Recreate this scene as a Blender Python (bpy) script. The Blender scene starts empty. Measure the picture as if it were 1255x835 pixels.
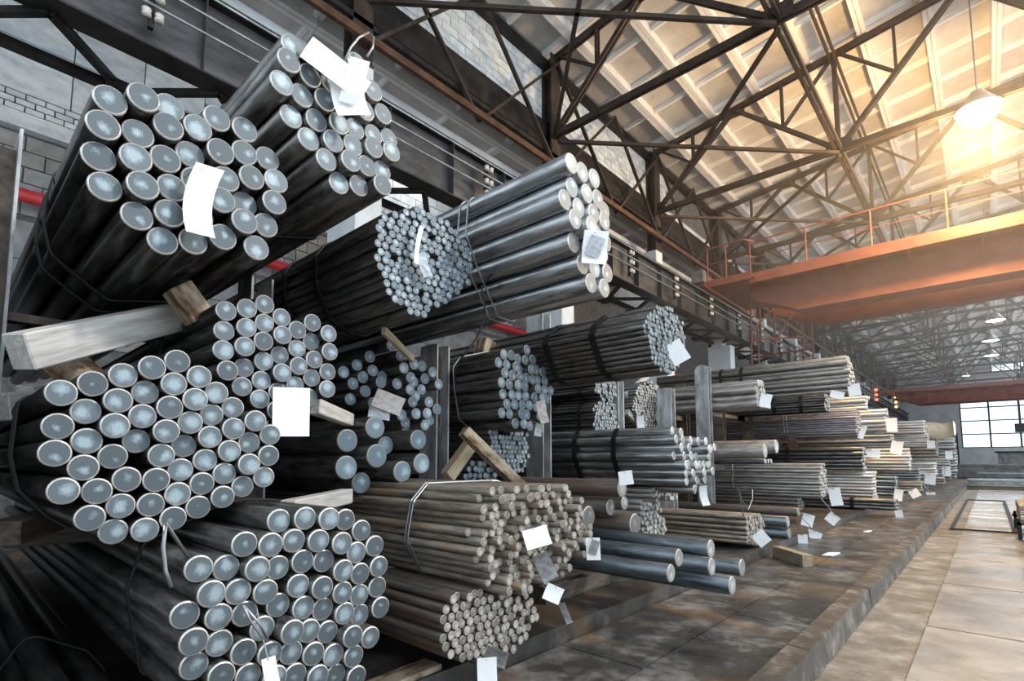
import bpy, math, random
import numpy as np
from mathutils import Vector, Matrix

random.seed(7)
rng = np.random.default_rng(7)
SC = bpy.context.scene
COL = SC.collection

# ------------------------------------------------------------------ camera
FPX, CU, CV = 643.0, 627.5, 507.5          # focal length and principal point, image 1255 x 835
PITCH, YAW, HCAM = math.radians(5.2), math.radians(42.2), 1.5
cam_data = bpy.data.cameras.new('camera')
cam = bpy.data.objects.new('camera', cam_data)
COL.objects.link(cam)
cam.location = (0, 0, HCAM)
cam.rotation_euler = (math.pi / 2 + PITCH, 0, YAW)
cam_data.sensor_width = 36.0
cam_data.lens = FPX / 1255 * 36.0
cam_data.shift_y = (CV - 417.5) / 1255
cam_data.clip_end = 400
SC.camera = cam

# ------------------------------------------------------------------ world, exposure
SC.view_settings.view_transform = 'Standard'
SC.view_settings.look = 'None'
SC.view_settings.exposure = 0.32
SC.view_settings.gamma = 1.0
SC.view_settings.use_curve_mapping = False
world = bpy.data.worlds.new('overcast_sky')
SC.world = world
world.use_nodes = True
bg = world.node_tree.nodes['Background']
bg.inputs[0].default_value = (0.80, 0.91, 1.0, 1)
bg.inputs[1].default_value = 2.1

sun_d = bpy.data.lights.new('sun', 'SUN')
sun_d.energy = 2.0
sun_d.angle = math.radians(6)
sun_d.color = (1.0, 0.92, 0.82)
sun = bpy.data.objects.new('sun', sun_d)
COL.objects.link(sun)
sun.rotation_euler = Vector((0.62, 0.45, 0.62)).to_track_quat('Z', 'Y').to_euler()

# ------------------------------------------------------------------ pixel -> point helpers
_s, _c = math.sin(YAW), math.cos(YAW)
_sp, _cp = math.sin(PITCH), math.cos(PITCH)
FWD = Vector((-_s * _cp, _c * _cp, _sp)); RGT = Vector((_c, _s, 0)); UPV = Vector((_s * _sp, -_c * _sp, _cp))
CAMP = Vector((0, 0, HCAM))
def ray(u, v): return FWD + RGT * ((u - CU) / FPX) + UPV * ((CV - v) / FPX)
def pX(u, v, X): r = ray(u, v); return CAMP + r * (X / r.x)
def pY(u, v, Y): r = ray(u, v); return CAMP + r * (Y / r.y)
def pZ(u, v, Z): r = ray(u, v); return CAMP + r * ((Z - HCAM) / r.z)
def depth(p): return (Vector(p) - CAMP).dot(FWD)

# ------------------------------------------------------------------ materials
MATS = {}
def node_mat(name):
    m = bpy.data.materials.new(name); m.use_nodes = True
    nt = m.node_tree; b = nt.nodes['Principled BSDF']
    MATS[name] = m
    return m, nt, b
def N(nt, t, **kw):
    n = nt.nodes.new(t)
    for k, v in kw.items(): setattr(n, k, v)
    return n
def ramp(nt, stops):
    r = N(nt, 'ShaderNodeValToRGB'); e = r.color_ramp.elements
    while len(e) > 1: e.remove(e[0])
    e[0].position = stops[0][0]; e[0].color = (*stops[0][1], 1)
    for p, c in stops[1:]:
        x = e.new(p); x.color = (*c, 1)
    return r
def mixc(nt, a, b, f, blend='MIX'):
    m = N(nt, 'ShaderNodeMix', data_type='RGBA', blend_type=blend)
    for sock, val in ((m.inputs[0], f), (m.inputs[6], a), (m.inputs[7], b)):
        if hasattr(val, 'is_linked') or hasattr(val, 'links'): nt.links.new(val, sock)
        elif isinstance(val, tuple): sock.default_value = (*val, 1)
        else: sock.default_value = val
    return m.outputs[2]
def simple(name, col, rough=0.6, metal=0.0, col2=None, scale=4.0, stretch=(1, 1, 1), bump=0.0, contrast=(0.35, 0.65), rand=0.0, coord='Object', detail=6):
    m, nt, b = node_mat(name)
    tc = N(nt, 'ShaderNodeTexCoord'); mp = N(nt, 'ShaderNodeMapping'); mp.inputs['Scale'].default_value = stretch
    if coord == 'World':
        g = N(nt, 'ShaderNodeNewGeometry'); nt.links.new(g.outputs['Position'], mp.inputs[0])
    else:
        nt.links.new(tc.outputs['Object'], mp.inputs[0])
    no = N(nt, 'ShaderNodeTexNoise'); no.inputs['Scale'].default_value = scale; no.inputs['Detail'].default_value = detail
    no.inputs['Roughness'].default_value = 0.65
    nt.links.new(mp.outputs[0], no.inputs[0])
    if rand:
        oi = N(nt, 'ShaderNodeObjectInfo')
        no.noise_dimensions = '4D'
        mu = N(nt, 'ShaderNodeMath', operation='MULTIPLY'); mu.inputs[1].default_value = 50
        nt.links.new(oi.outputs['Random'], mu.inputs[0]); nt.links.new(mu.outputs[0], no.inputs['W'])
    r = ramp(nt, [(contrast[0], col), (contrast[1], col2 or col)])
    nt.links.new(no.outputs[0], r.inputs[0])
    out = r.outputs[0]
    if rand:
        hv = N(nt, 'ShaderNodeHueSaturation')
        mr = N(nt, 'ShaderNodeMapRange'); mr.inputs[3].default_value = 1 - rand; mr.inputs[4].default_value = 1 + rand
        nt.links.new(oi.outputs['Random'], mr.inputs[0]); nt.links.new(mr.outputs[0], hv.inputs['Value']); nt.links.new(out, hv.inputs['Color'])
        out = hv.outputs[0]
    nt.links.new(out, b.inputs['Base Color'])
    b.inputs['Roughness'].default_value = rough; b.inputs['Metallic'].default_value = metal
    if bump:
        bp = N(nt, 'ShaderNodeBump'); bp.inputs['Strength'].default_value = bump; bp.inputs['Distance'].default_value = 0.02
        nt.links.new(no.outputs[0], bp.inputs['Height']); nt.links.new(bp.outputs[0], b.inputs['Normal'])
    return m
def rod_side(name, dark, light, rough=0.36, metal=0.8, rust=None, rust_amt=0.5):
    m, nt, b = node_mat(name)
    tc = N(nt, 'ShaderNodeTexCoord'); oi = N(nt, 'ShaderNodeObjectInfo')
    mp = N(nt, 'ShaderNodeMapping'); mp.inputs['Scale'].default_value = (1.6, 11, 11)
    nt.links.new(tc.outputs['Object'], mp.inputs[0])
    no = N(nt, 'ShaderNodeTexNoise', noise_dimensions='4D'); no.inputs['Scale'].default_value = 2.2; no.inputs['Detail'].default_value = 8; no.inputs['Roughness'].default_value = 0.7
    nt.links.new(mp.outputs[0], no.inputs[0])
    mu = N(nt, 'ShaderNodeMath', operation='MULTIPLY'); mu.inputs[1].default_value = 90
    nt.links.new(oi.outputs['Random'], mu.inputs[0]); nt.links.new(mu.outputs[0], no.inputs['W'])
    r = ramp(nt, [(0.32, dark), (0.66, light)])
    nt.links.new(no.outputs[0], r.inputs[0])
    out = r.outputs[0]
    if rust:
        n2 = N(nt, 'ShaderNodeTexNoise', noise_dimensions='4D'); n2.inputs['Scale'].default_value = 1.1; n2.inputs['Detail'].default_value = 5
        nt.links.new(mp.outputs[0], n2.inputs[0]); nt.links.new(mu.outputs[0], n2.inputs['W'])
        r2 = ramp(nt, [(1 - rust_amt - 0.08, (0, 0, 0)), (1 - rust_amt + 0.12, (1, 1, 1))])
        nt.links.new(n2.outputs[0], r2.inputs[0])
        out = mixc(nt, out, rust, r2.outputs[0])
    nt.links.new(out, b.inputs['Base Color'])
    mr = N(nt, 'ShaderNodeMapRange'); mr.inputs[3].default_value = rough - 0.1; mr.inputs[4].default_value = rough + 0.16
    nt.links.new(no.outputs[0], mr.inputs[0]); nt.links.new(mr.outputs[0], b.inputs['Roughness'])
    b.inputs['Metallic'].default_value = metal
    bp = N(nt, 'ShaderNodeBump'); bp.inputs['Strength'].default_value = 0.12; bp.inputs['Distance'].default_value = 0.01
    nt.links.new(no.outputs[0], bp.inputs['Height']); nt.links.new(bp.outputs[0], b.inputs['Normal'])
    return m
def rod_end(name, base, blotch, darkc, rough=0.5, metal=0.35):
    """sawn bar end: dull ring, burnished blotch in the middle, fine saw marks; UV = unit disc"""
    m, nt, b = node_mat(name)
    uv = N(nt, 'ShaderNodeUVMap'); uv.uv_map = 'disc'
    oi = N(nt, 'ShaderNodeObjectInfo')
    cmb = N(nt, 'ShaderNodeTexWhiteNoise', noise_dimensions='1D'); nt.links.new(oi.outputs['Random'], cmb.inputs['W'])
    sh = N(nt, 'ShaderNodeVectorMath', operation='MULTIPLY_ADD'); sh.inputs[1].default_value = (0.55, 0.55, 0.0); sh.inputs[2].default_value = (-0.275, -0.275, 0)
    nt.links.new(cmb.outputs['Color'], sh.inputs[0])
    av = N(nt, 'ShaderNodeVectorMath', operation='ADD'); nt.links.new(uv.outputs[0], av.inputs[0]); nt.links.new(sh.outputs[0], av.inputs[1])
    ln = N(nt, 'ShaderNodeVectorMath', operation='LENGTH'); nt.links.new(av.outputs[0], ln.inputs[0])
    no = N(nt, 'ShaderNodeTexNoise', noise_dimensions='4D'); no.inputs['Scale'].default_value = 1.6; no.inputs['Detail'].default_value = 6; no.inputs['Roughness'].default_value = 0.68
    mu = N(nt, 'ShaderNodeMath', operation='MULTIPLY'); mu.inputs[1].default_value = 77
    nt.links.new(oi.outputs['Random'], mu.inputs[0]); nt.links.new(mu.outputs[0], no.inputs['W']); nt.links.new(uv.outputs[0], no.inputs[0])
    # blotch mask: radius bent by the noise, threshold varies from bar to bar
    ad = N(nt, 'ShaderNodeMath', operation='MULTIPLY_ADD'); ad.inputs[1].default_value = 1.25; 
    nt.links.new(no.outputs[0], ad.inputs[0]); nt.links.new(ln.outputs['Value'], ad.inputs[2])
    fr = N(nt, 'ShaderNodeMath', operation='FRACT'); m3 = N(nt, 'ShaderNodeMath', operation='MULTIPLY'); m3.inputs[1].default_value = 13.7
    nt.links.new(oi.outputs['Random'], m3.inputs[0]); nt.links.new(m3.outputs[0], fr.inputs[0])
    th = N(nt, 'ShaderNodeMapRange'); th.inputs[3].default_value = 0.72; th.inputs[4].default_value = 1.28
    nt.links.new(fr.outputs[0], th.inputs[0])
    sb = N(nt, 'ShaderNodeMath', operation='SUBTRACT'); nt.links.new(th.outputs[0], sb.inputs[0]); nt.links.new(ad.outputs[0], sb.inputs[1])
    mk = N(nt, 'ShaderNodeMapRange'); mk.inputs[1].default_value = -0.10; mk.inputs[2].default_value = 0.30
    nt.links.new(sb.outputs[0], mk.inputs[0])
    # saw marks, turned by a random angle
    rt = N(nt, 'ShaderNodeVectorRotate', rotation_type='Z_AXIS'); nt.links.new(uv.outputs[0], rt.inputs[0]); nt.links.new(mu.outputs[0], rt.inputs['Angle'])
    wv = N(nt, 'ShaderNodeTexWave'); wv.inputs['Scale'].default_value = 3.6; wv.inputs['Distortion'].default_value = 2.5; wv.inputs['Detail'].default_value = 3
    nt.links.new(rt.outputs[0], wv.inputs[0])
    c0 = mixc(nt, darkc, base, fr.outputs[0])
    c1 = mixc(nt, c0, blotch, mk.outputs[0])
    sc_ = N(nt, 'ShaderNodeMapRange'); sc_.inputs[3].default_value = 0.62; sc_.inputs[4].default_value = 1.18
    nt.links.new(wv.outputs[0], sc_.inputs[0])
    hv = N(nt, 'ShaderNodeHueSaturation'); nt.links.new(sc_.outputs[0], hv.inputs['Value']); nt.links.new(c1, hv.inputs['Color'])
    nt.links.new(hv.outputs[0], b.inputs['Base Color'])
    b.inputs['Roughness'].default_value = rough; b.inputs['Metallic'].default_value = metal
    return m

rod_side('bar_dark', (0.022, 0.022, 0.023), (0.24, 0.235, 0.23), 0.33)
rod_side('bar_black', (0.012, 0.012, 0.0125), (0.135, 0.132, 0.13), 0.31)
rod_side('bar_blue', (0.03, 0.04, 0.048), (0.24, 0.285, 0.315), 0.36)
rod_side('bar_grey', (0.12, 0.115, 0.11), (0.48, 0.465, 0.445), 0.40, 0.65)
rod_side('bar_tube', (0.13, 0.14, 0.15), (0.46, 0.485, 0.505), 0.28, 0.9)
rod_side('bar_brown', (0.06, 0.051, 0.043), (0.42, 0.375, 0.315), 0.42, 0.5, rust=(0.36, 0.19, 0.07), rust_amt=0.36)
rod_side('bar_rusty', (0.05, 0.045, 0.04), (0.17, 0.15, 0.135), 0.48, 0.5, rust=(0.13, 0.075, 0.05), rust_amt=0.42)
rod_side('bar_purple', (0.11, 0.10, 0.115), (0.42, 0.39, 0.42), 0.42, 0.6)
rod_side('bar_bright', (0.26, 0.26, 0.26), (0.78, 0.77, 0.74), 0.34, 0.7, rust=(0.50, 0.26, 0.10), rust_amt=0.40)
rod_end('end_steel', (0.105, 0.135, 0.155), (0.27, 0.34, 0.385), (0.06, 0.078, 0.092))
rod_end('end_plain', (0.15, 0.205, 0.245), (0.30, 0.375, 0.425), (0.085, 0.125, 0.155))
rod_end('end_pale', (0.36, 0.365, 0.36), (0.54, 0.56, 0.56), (0.20, 0.195, 0.185))
rod_end('end_brown', (0.33, 0.305, 0.27), (0.47, 0.45, 0.42), (0.15, 0.135, 0.115), 0.6, 0.15)
rod_end('end_dull', (0.20, 0.20, 0.20), (0.34, 0.34, 0.34), (0.10, 0.10, 0.10), 0.6, 0.2)
simple('rim_bright', (0.62, 0.60, 0.57), 0.35, 0.6)
simple('rim_dull', (0.34, 0.32, 0.29), 0.45, 0.5)

simple('strap_black', (0.012, 0.012, 0.013), 0.5, 0.3)
simple('wire', (0.30, 0.31, 0.32), 0.4, 0.8)
simple('tag_paper', (0.93, 0.94, 0.95), 0.7, 0, (0.86, 0.89, 0.91), 30)
simple('tag_worn', (0.62, 0.58, 0.55), 0.75, 0, (0.40, 0.36, 0.33), 25)
simple('tag_metal', (0.42, 0.44, 0.46), 0.35, 0.8, (0.20, 0.21, 0.22), 30)
simple('plastic_film', (0.85, 0.78, 0.62), 0.35, 0, (0.68, 0.58, 0.42), 6, bump=0.5)
simple('wood_grey', (0.30, 0.29, 0.28), 0.8, 0, (0.52, 0.51, 0.49), 3, (1, 12, 12), 0.3, rand=0.15)
simple('wood_tan', (0.26, 0.20, 0.13), 0.8, 0, (0.48, 0.40, 0.28), 3, (1, 12, 12), 0.3, rand=0.2)
simple('wood_dark', (0.03, 0.025, 0.02), 0.8, 0, (0.11, 0.09, 0.07), 3, (1, 12, 12), 0.3)
simple('wood_stained', (0.10, 0.05, 0.02), 0.8, 0, (0.42, 0.34, 0.25), 5, (1, 3, 3), 0.4, (0.4, 0.6))
simple('rack_paint', (0.22, 0.235, 0.245), 0.55, 0.2, (0.55, 0.58, 0.60), 5, (2, 2, 0.6), 0.15, (0.38, 0.66), rand=0.1)
simple('rack_rust', (0.045, 0.035, 0.03), 0.6, 0.4, (0.17, 0.13, 0.10), 6, bump=0.2)
simple('steel_black', (0.014, 0.013, 0.013), 0.5, 0.5, (0.05, 0.045, 0.042), 3, bump=0.1)
simple('steel_truss', (0.030, 0.022, 0.018), 0.6, 0.3, (0.075, 0.055, 0.045), 3)
simple('girder_web', (0.05, 0.05, 0.052), 0.42, 0.6, (0.15, 0.15, 0.155), 1.2, (1, 1, 2.5), 0.0)
simple('pipe_brown', (0.07, 0.035, 0.02), 0.5, 0.3, (0.16, 0.085, 0.05), 3)
simple('rail_steel', (0.20, 0.215, 0.225), 0.28, 0.9, (0.42, 0.44, 0.46), 4)
simple('crane_paint', (0.17, 0.052, 0.034), 0.5, 0.1, (0.30, 0.115, 0.08), 1.6, (1, 1, 1.8), 0.1, (0.3, 0.7))
simple('crane_maroon', (0.16, 0.055, 0.045), 0.6, 0.1, (0.24, 0.09, 0.075), 2)
simple('red_paint', (0.50, 0.015, 0.02), 0.4, 0.0, (0.62, 0.03, 0.03), 4)
simple('concrete_white', (0.55, 0.58, 0.60), 0.8, 0, (0.72, 0.75, 0.77), 1.5, bump=0.1)
simple('slab_rib', (0.78, 0.78, 0.78), 0.85, 0, (0.90, 0.90, 0.90), 2.5)
simple('slab_plate', (0.46, 0.445, 0.43), 0.9, 0, (0.66, 0.65, 0.64), 1.6, (1, 1, 1), 0.05, (0.3, 0.7), rand=0.08)
simple('block_paint', (0.52, 0.57, 0.60), 0.85, 0, (0.80, 0.85, 0.88), 2.2, (1, 1, 2), 0.25, (0.34, 0.6), rand=0.08)
simple('block_grey', (0.20, 0.20, 0.20), 0.85, 0, (0.34, 0.345, 0.345), 2.5, (1, 1, 1), 0.25, (0.34, 0.6), rand=0.12)
simple('mortar', (0.10, 0.105, 0.11), 0.95, 0, (0.2, 0.2, 0.21), 5)
simple('wall_paint', (0.30, 0.31, 0.32), 0.9, 0, (0.42, 0.43, 0.44), 0.8)
simple('frame_dark', (0.03, 0.035, 0.04), 0.6, 0.2)
simple('lamp_housing', (0.25, 0.25, 0.25), 0.5, 0.5)
simple('insulator', (0.62, 0.60, 0.56), 0.3, 0)
simple('machine_grey', (0.10, 0.105, 0.11), 0.5, 0.3, (0.24, 0.25, 0.26), 3)

def emit(name, col, s):
    m, nt, b = node_mat(name)
    b.inputs['Base Color'].default_value = (*col, 1)
    b.inputs['Emission Color'].default_value = (*col, 1); b.inputs['Emission Strength'].default_value = s
emit('flare_warm', (1.0, 0.80, 0.48), 60)  # glow of the added globe that stands in for a lens flare
emit('lamp_white', (1.0, 0.93, 0.80), 9)
emit('signal_red', (1.0, 0.08, 0.04), 6)
emit('signal_amber', (1.0, 0.42, 0.08), 8)

def floor_mat(name, a, b_, c, rough_lo, rough_hi, scale, stain=None, wet=0.5):
    m, nt, b = node_mat(name)
    g = N(nt, 'ShaderNodeNewGeometry')
    n1 = N(nt, 'ShaderNodeTexNoise'); n1.inputs['Scale'].default_value = scale; n1.inputs['Detail'].default_value = 9; n1.inputs['Roughness'].default_value = 0.7
    nt.links.new(g.outputs['Position'], n1.inputs[0])
    r = ramp(nt, [(0.30, a), (0.5, b_), (0.72, c)]); nt.links.new(n1.outputs[0], r.inputs[0])
    out = r.outputs[0]
    n2 = N(nt, 'ShaderNodeTexNoise'); n2.inputs['Scale'].default_value = 0.75; n2.inputs['Detail'].default_value = 5; n2.inputs['Distortion'].default_value = 0.6
    mp = N(nt, 'ShaderNodeMapping'); mp.inputs['Scale'].default_value = (0.8, 1.6, 1); mp.inputs['Location'].default_value = (3.1, 1.7, 0)
    nt.links.new(g.outputs['Position'], mp.inputs[0]); nt.links.new(mp.outputs[0], n2.inputs[0])
    if stain:
        r2 = ramp(nt, [(0.53, (0, 0, 0)), (0.60, (0.9, 0.9, 0.9))]); nt.links.new(n2.outputs[0], r2.inputs[0])
        out = mixc(nt, out, stain, r2.outputs[0])
    # fine pale specks
    n3 = N(nt, 'ShaderNodeTexNoise'); n3.inputs['Scale'].default_value = 55; n3.inputs['Detail'].default_value = 2
    nt.links.new(g.outputs['Position'], n3.inputs[0])
    r3 = ramp(nt, [(0.66, (0, 0, 0)), (0.72, (0.6, 0.6, 0.6))]); nt.links.new(n3.outputs[0], r3.inputs[0])
    out = mixc(nt, out, c, r3.outputs[0])
    nt.links.new(out, b.inputs['Base Color'])
    mr = N(nt, 'ShaderNodeMapRange'); mr.inputs[1].default_value = 0.35; mr.inputs[2].default_value = 0.65
    mr.inputs[3].default_value = rough_lo; mr.inputs[4].default_value = rough_hi
    nt.links.new(n2.outputs[0], mr.inputs[0]); nt.links.new(mr.outputs[0], b.inputs['Roughness'])
    bp = N(nt, 'ShaderNodeBump'); bp.inputs['Strength'].default_value = 0.25; bp.inputs['Distance'].default_value = 0.01
    nt.links.new(n1.outputs[0], bp.inputs['Height']); nt.links.new(bp.outputs[0], b.inputs['Normal'])
floor_mat('platform_concrete', (0.018, 0.017, 0.016), (0.06, 0.057, 0.054), (0.30, 0.29, 0.275), 0.20, 0.65, 2.6, (0.15, 0.085, 0.035))
floor_mat('kerb_concrete', (0.022, 0.020, 0.018), (0.06, 0.053, 0.046), (0.26, 0.235, 0.205), 0.5, 0.8, 4.0)
floor_mat('strip_concrete', (0.10, 0.085, 0.07), (0.21, 0.185, 0.155), (0.44, 0.40, 0.355), 0.35, 0.75, 3.0)
floor_mat('floor_plate', (0.25, 0.215, 0.185), (0.37, 0.33, 0.29), (0.52, 0.48, 0.44), 0.13, 0.42, 2.0)
floor_mat('plinth_black', (0.012, 0.011, 0.010), (0.028, 0.026, 0.024), (0.12, 0.11, 0.10), 0.4, 0.8, 3.0, (0.06, 0.035, 0.016))

# ------------------------------------------------------------------ mesh helpers
class MB:
    def __init__(s): s.v = []; s.f = []; s.mi = []
    def quadbox(s, pts, mi=0):
        b = len(s.v); s.v += [Vector(p) for p in pts]
        for f in ((0, 1, 2, 3), (7, 6, 5, 4), (0, 4, 5, 1), (1, 5, 6, 2), (2, 6, 7, 3), (3, 7, 4, 0)):
            s.f.append(tuple(b + i for i in f)); s.mi.append(mi)
        return s
    def box(s, lo, hi, mi=0):
        (x0, y0, z0), (x1, y1, z1) = lo, hi
        return s.quadbox([(x0, y0, z0), (x0, y1, z0), (x1, y1, z0), (x1, y0, z0), (x0, y0, z1), (x0, y1, z1), (x1, y1, z1), (x1, y0, z1)], mi)
    def beam(s, p, q, w, h, up=(0, 0, 1), mi=0):
        p, q = Vector(p), Vector(q); d = (q - p).normalized(); u = Vector(up)
        if abs(d.dot(u)) > 0.99: u = Vector((1, 0, 0))
        a = d.cross(u).normalized(); b = a.cross(d).normalized()
        pts = []
        for e in (p, q):
            pts += [e - a * w / 2 - b * h / 2, e + a * w / 2 - b * h / 2, e + a * w / 2 + b * h / 2, e - a * w / 2 + b * h / 2]
        return s.quadbox(pts, mi)
    def tube(s, path, r, n=8, closed=False, mi=0):
        path = [Vector(p) for p in path]; b = len(s.v); m = len(path); prev = None
        for i, p in enumerate(path):
            if closed: d = path[(i + 1) % m] - path[i - 1]
            else: d = path[min(i + 1, m - 1)] - path[max(i - 1, 0)]
            d = d.normalized() if d.length > 1e-9 else Vector((0, 0, 1))
            if prev is None:
                u = Vector((0, 0, 1)) if abs(d.z) < 0.9 else Vector((1, 0, 0))
                prev = d.cross(u).normalized()
            a = (prev - d * prev.dot(d)); a = a.normalized() if a.length > 1e-6 else d.orthogonal().normalized(); prev = a
            c = d.cross(a)
            for k in range(n):
                t = 2 * math.pi * k / n
                s.v.append(p + a * (r * math.cos(t)) + c * (r * math.sin(t)))
        for i in range(m if closed else m - 1):
            j = (i + 1) % m
            for k in range(n):
                l = (k + 1) % n
                s.f.append((b + i * n + k, b + i * n + l, b + j * n + l, b + j * n + k)); s.mi.append(mi)
        if not closed:
            s.f.append(tuple(b + k for k in range(n))[::-1]); s.mi.append(mi)
            s.f.append(tuple(b + (m - 1) * n + k for k in range(n))); s.mi.append(mi)
        return s
    def lathe(s, prof, n=20, o=(0, 0, 0), mi=0):
        b = len(s.v); o = Vector(o)
        for r, z in prof:
            for k in range(n):
                t = 2 * math.pi * k / n
                s.v.append(o + Vector((r * math.cos(t), r * math.sin(t), z)))
        for i in range(len(prof) - 1):
            for k in range(n):
                l = (k + 1) % n
                s.f.append((b + i * n + k, b + i * n + l, b + (i + 1) * n + l, b + (i + 1) * n + k)); s.mi.append(mi)
        return s
    def build(s, name, mats, parent=None, smooth=False, loc=None):
        """vertices are world points; with a parent (unrotated Empty) they become local to it; loc gives a mesh its own origin"""
        o0 = Vector(parent.location) if parent is not None else Vector((0, 0, 0))
        if parent is not None and parent.parent is not None: o0 = o0 + Vector(parent.parent.location)
        base = Vector(loc) if loc is not None else Vector((0, 0, 0))
        off = base if loc is not None else o0
        me = bpy.data.meshes.new(name)
        me.from_pydata([tuple(v - off) for v in s.v], [], s.f)
        for m in ([mats] if isinstance(mats, str) else mats): me.materials.append(MATS[m])
        me.polygons.foreach_set('material_index', s.mi)
        if smooth: me.polygons.foreach_set('use_smooth', [True] * len(me.polygons))
        me.update()
        o = bpy.data.objects.new(name, me); COL.objects.link(o)
        if parent is not None: o.parent = parent
        if loc is not None: o.location = base - o0 if parent is not None else base
        return o
def tag(o, label, cat, group=None):
    o['label'] = label; o['category'] = cat
    if group: o['group'] = group
    return o
def thing(name, label, cat, loc, group=None):
    o = bpy.data.objects.new(name, None); COL.objects.link(o); o.location = loc; o.empty_display_size = 0.2
    return tag(o, label, cat, group)
def struct(o):
    o['kind'] = 'structure'; return o
def place(name, me, parent, wloc, rot=None):
    o = bpy.data.objects.new(name, me); COL.objects.link(o)
    o.parent = parent; o.location = Vector(wloc) - (Vector(parent.location) if parent else Vector())
    if rot: o.rotation_euler = rot
    return o

# ------------------------------------------------------------------ the hall
NTH = 'first second third fourth fifth sixth seventh eighth ninth tenth eleventh twelfth thirteenth fourteenth'.split()
PLAT, PLIN = 0.12, 0.25       # storage platform, black plinth under the racks
XG, XC, XW = -8.0, -8.8, -14.0
COLY = [5.2 + 6.3 * k for k in range(15)]
ZB = 10.9                      # truss bottom chord
def roof_z(x): return 13.35 + (x - XC) * 0.12

# floor: aisle
m = MB(); m.box((-1.0, -6, -0.3), (16, 94, -0.012)); floor = struct(m.build('floor', 'strip_concrete'))
pl = MB(); pl.box((0, 0, -0.03), (1.97, 2.26, 0.0))
pm = pl.build('floor_plate', 'floor_plate', floor); pm.location = (-0.52, -2.94, 0.0)
for i in range(2):
    for j in range(26):
        if i == 0 and j == 0: continue
        c = pm.copy(); COL.objects.link(c); c.location = (-0.52 + i * 2.0, -2.94 + j * 2.3, 0.0)
# storage platform of concrete slabs
m = MB(); m.box((-14, -6, -0.3), (-1.13, 94, PLAT - 0.02)); plat = struct(m.build('floor_platform', 'platform_concrete'))
for i, (xa, xb) in enumerate(((-1.80, -1.15), (-2.48, -1.815))):
    sl = MB(); sl.box((xa, 0, PLAT - 0.02), (xb, 2.985, PLAT)); so = sl.build('platform_slab', 'platform_concrete', plat)
    for j in range(18):
        if j == 0: so.location = (0, -4 + i * 1.3, 0); continue
        c = so.copy(); COL.objects.link(c); c.location = (0, -4 + i * 1.3 + j * 3.0, 0)
# kerb of cast lengths with worn edges
kerb = bpy.data.objects.new('trim_1', None); COL.objects.link(kerb); struct(kerb)
for j in range(20):
    k = MB(); y0 = -3 + j * 2.4; y1 = y0 + 2.385; w = random.uniform(-0.008, 0.008)
    k.quadbox([(-1.16, y0, 0.0), (-1.16, y1, 0.0), (-0.985, y1, 0.0), (-0.985, y0, 0.0),
               (-1.15, y0, 0.2), (-1.15, y1, 0.2), (-1.0 + w, y1, 0.195), (-1.0 + w, y0, 0.195)])
    k.build('kerb_stone', 'kerb_concrete', kerb)
# low black plinth
m = MB(); m.box((-9, -4, PLAT - 0.02), (-2.5, 62, PLIN)); struct(m.build('trim_2', 'plinth_black'))

# roof: ribbed slabs carried by the trusses
ceil = bpy.data.objects.new('ceiling', None); COL.objects.link(ceil); struct(ceil)
def slab_mesh(nm, w, l, ncross):
    s = MB(); s.box((0, 0, 0.22), (w, l, 0.28), 1)
    for x in (0.0, w - 0.11): s.box((x, 0, -0.10), (x + 0.11, l, 0.22), 0)
    for k in range(ncross + 1):
        y = (l - 0.1) * k / ncross; h = 0.07
        s.box((0.1, y, h), (w - 0.1, y + 0.08, 0.22), 0)
    o = s.build(nm, ['slab_rib', 'slab_plate'], ceil); return o
proto = slab_mesh('roof_slab', 1.5, 6.28, 4); pme = proto.data; bpy.data.objects.remove(proto)
sl_ang = -math.atan(0.12)
for i in range(9):
    for j in range(-2, 15):
        x = XC - 0.75 + i * 1.5 + 0.0
        if x > 3.5: continue
        place('roof_slab', pme, ceil, (x, COLY[0] + 6.3 * (j - 0) , roof_z(x) + 0.1), (0, sl_ang, 0))
proto = slab_mesh('side_roof_slab', 1.6, 6.28, 3); sme = proto.data; bpy.data.objects.remove(proto)
for i in range(3):             # every third slab by the side wall left out, an added gap to brighten it
    for j in range(-2, 14):
        if i == 0 and j % 3 == 0: continue
        place('side_roof_slab', sme, ceil, (XW + 0.1 + i * 1.6, COLY[0] + 6.3 * j, ZB + 0.45 - 0.12 * (2 - i)), (0, -0.06, 0))

# clerestory wall above the columns, with painted blocks
m = MB(); m.box((XC - 0.5, -7, ZB + 0.45), (XC - 0.32, 92, roof_z(XC) + 0.3)); wc = struct(m.build('wall_clerestory', 'mortar'))
bl = MB(); bl.box((0, 0, 0), (0.06, 0.475, 0.205)); bo = bl.build('block', 'block_paint', wc); bme = bo.data; bpy.data.objects.remove(bo)
for r_ in range(9):
    for j in range(30):
        y = 4.6 + j * 0.49 + (0.24 if r_ % 2 else 0)
        place('block', bme, wc, (XC - 0.325 + random.uniform(-0.008, 0.008), y, ZB + 0.5 + r_ * 0.22))
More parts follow.
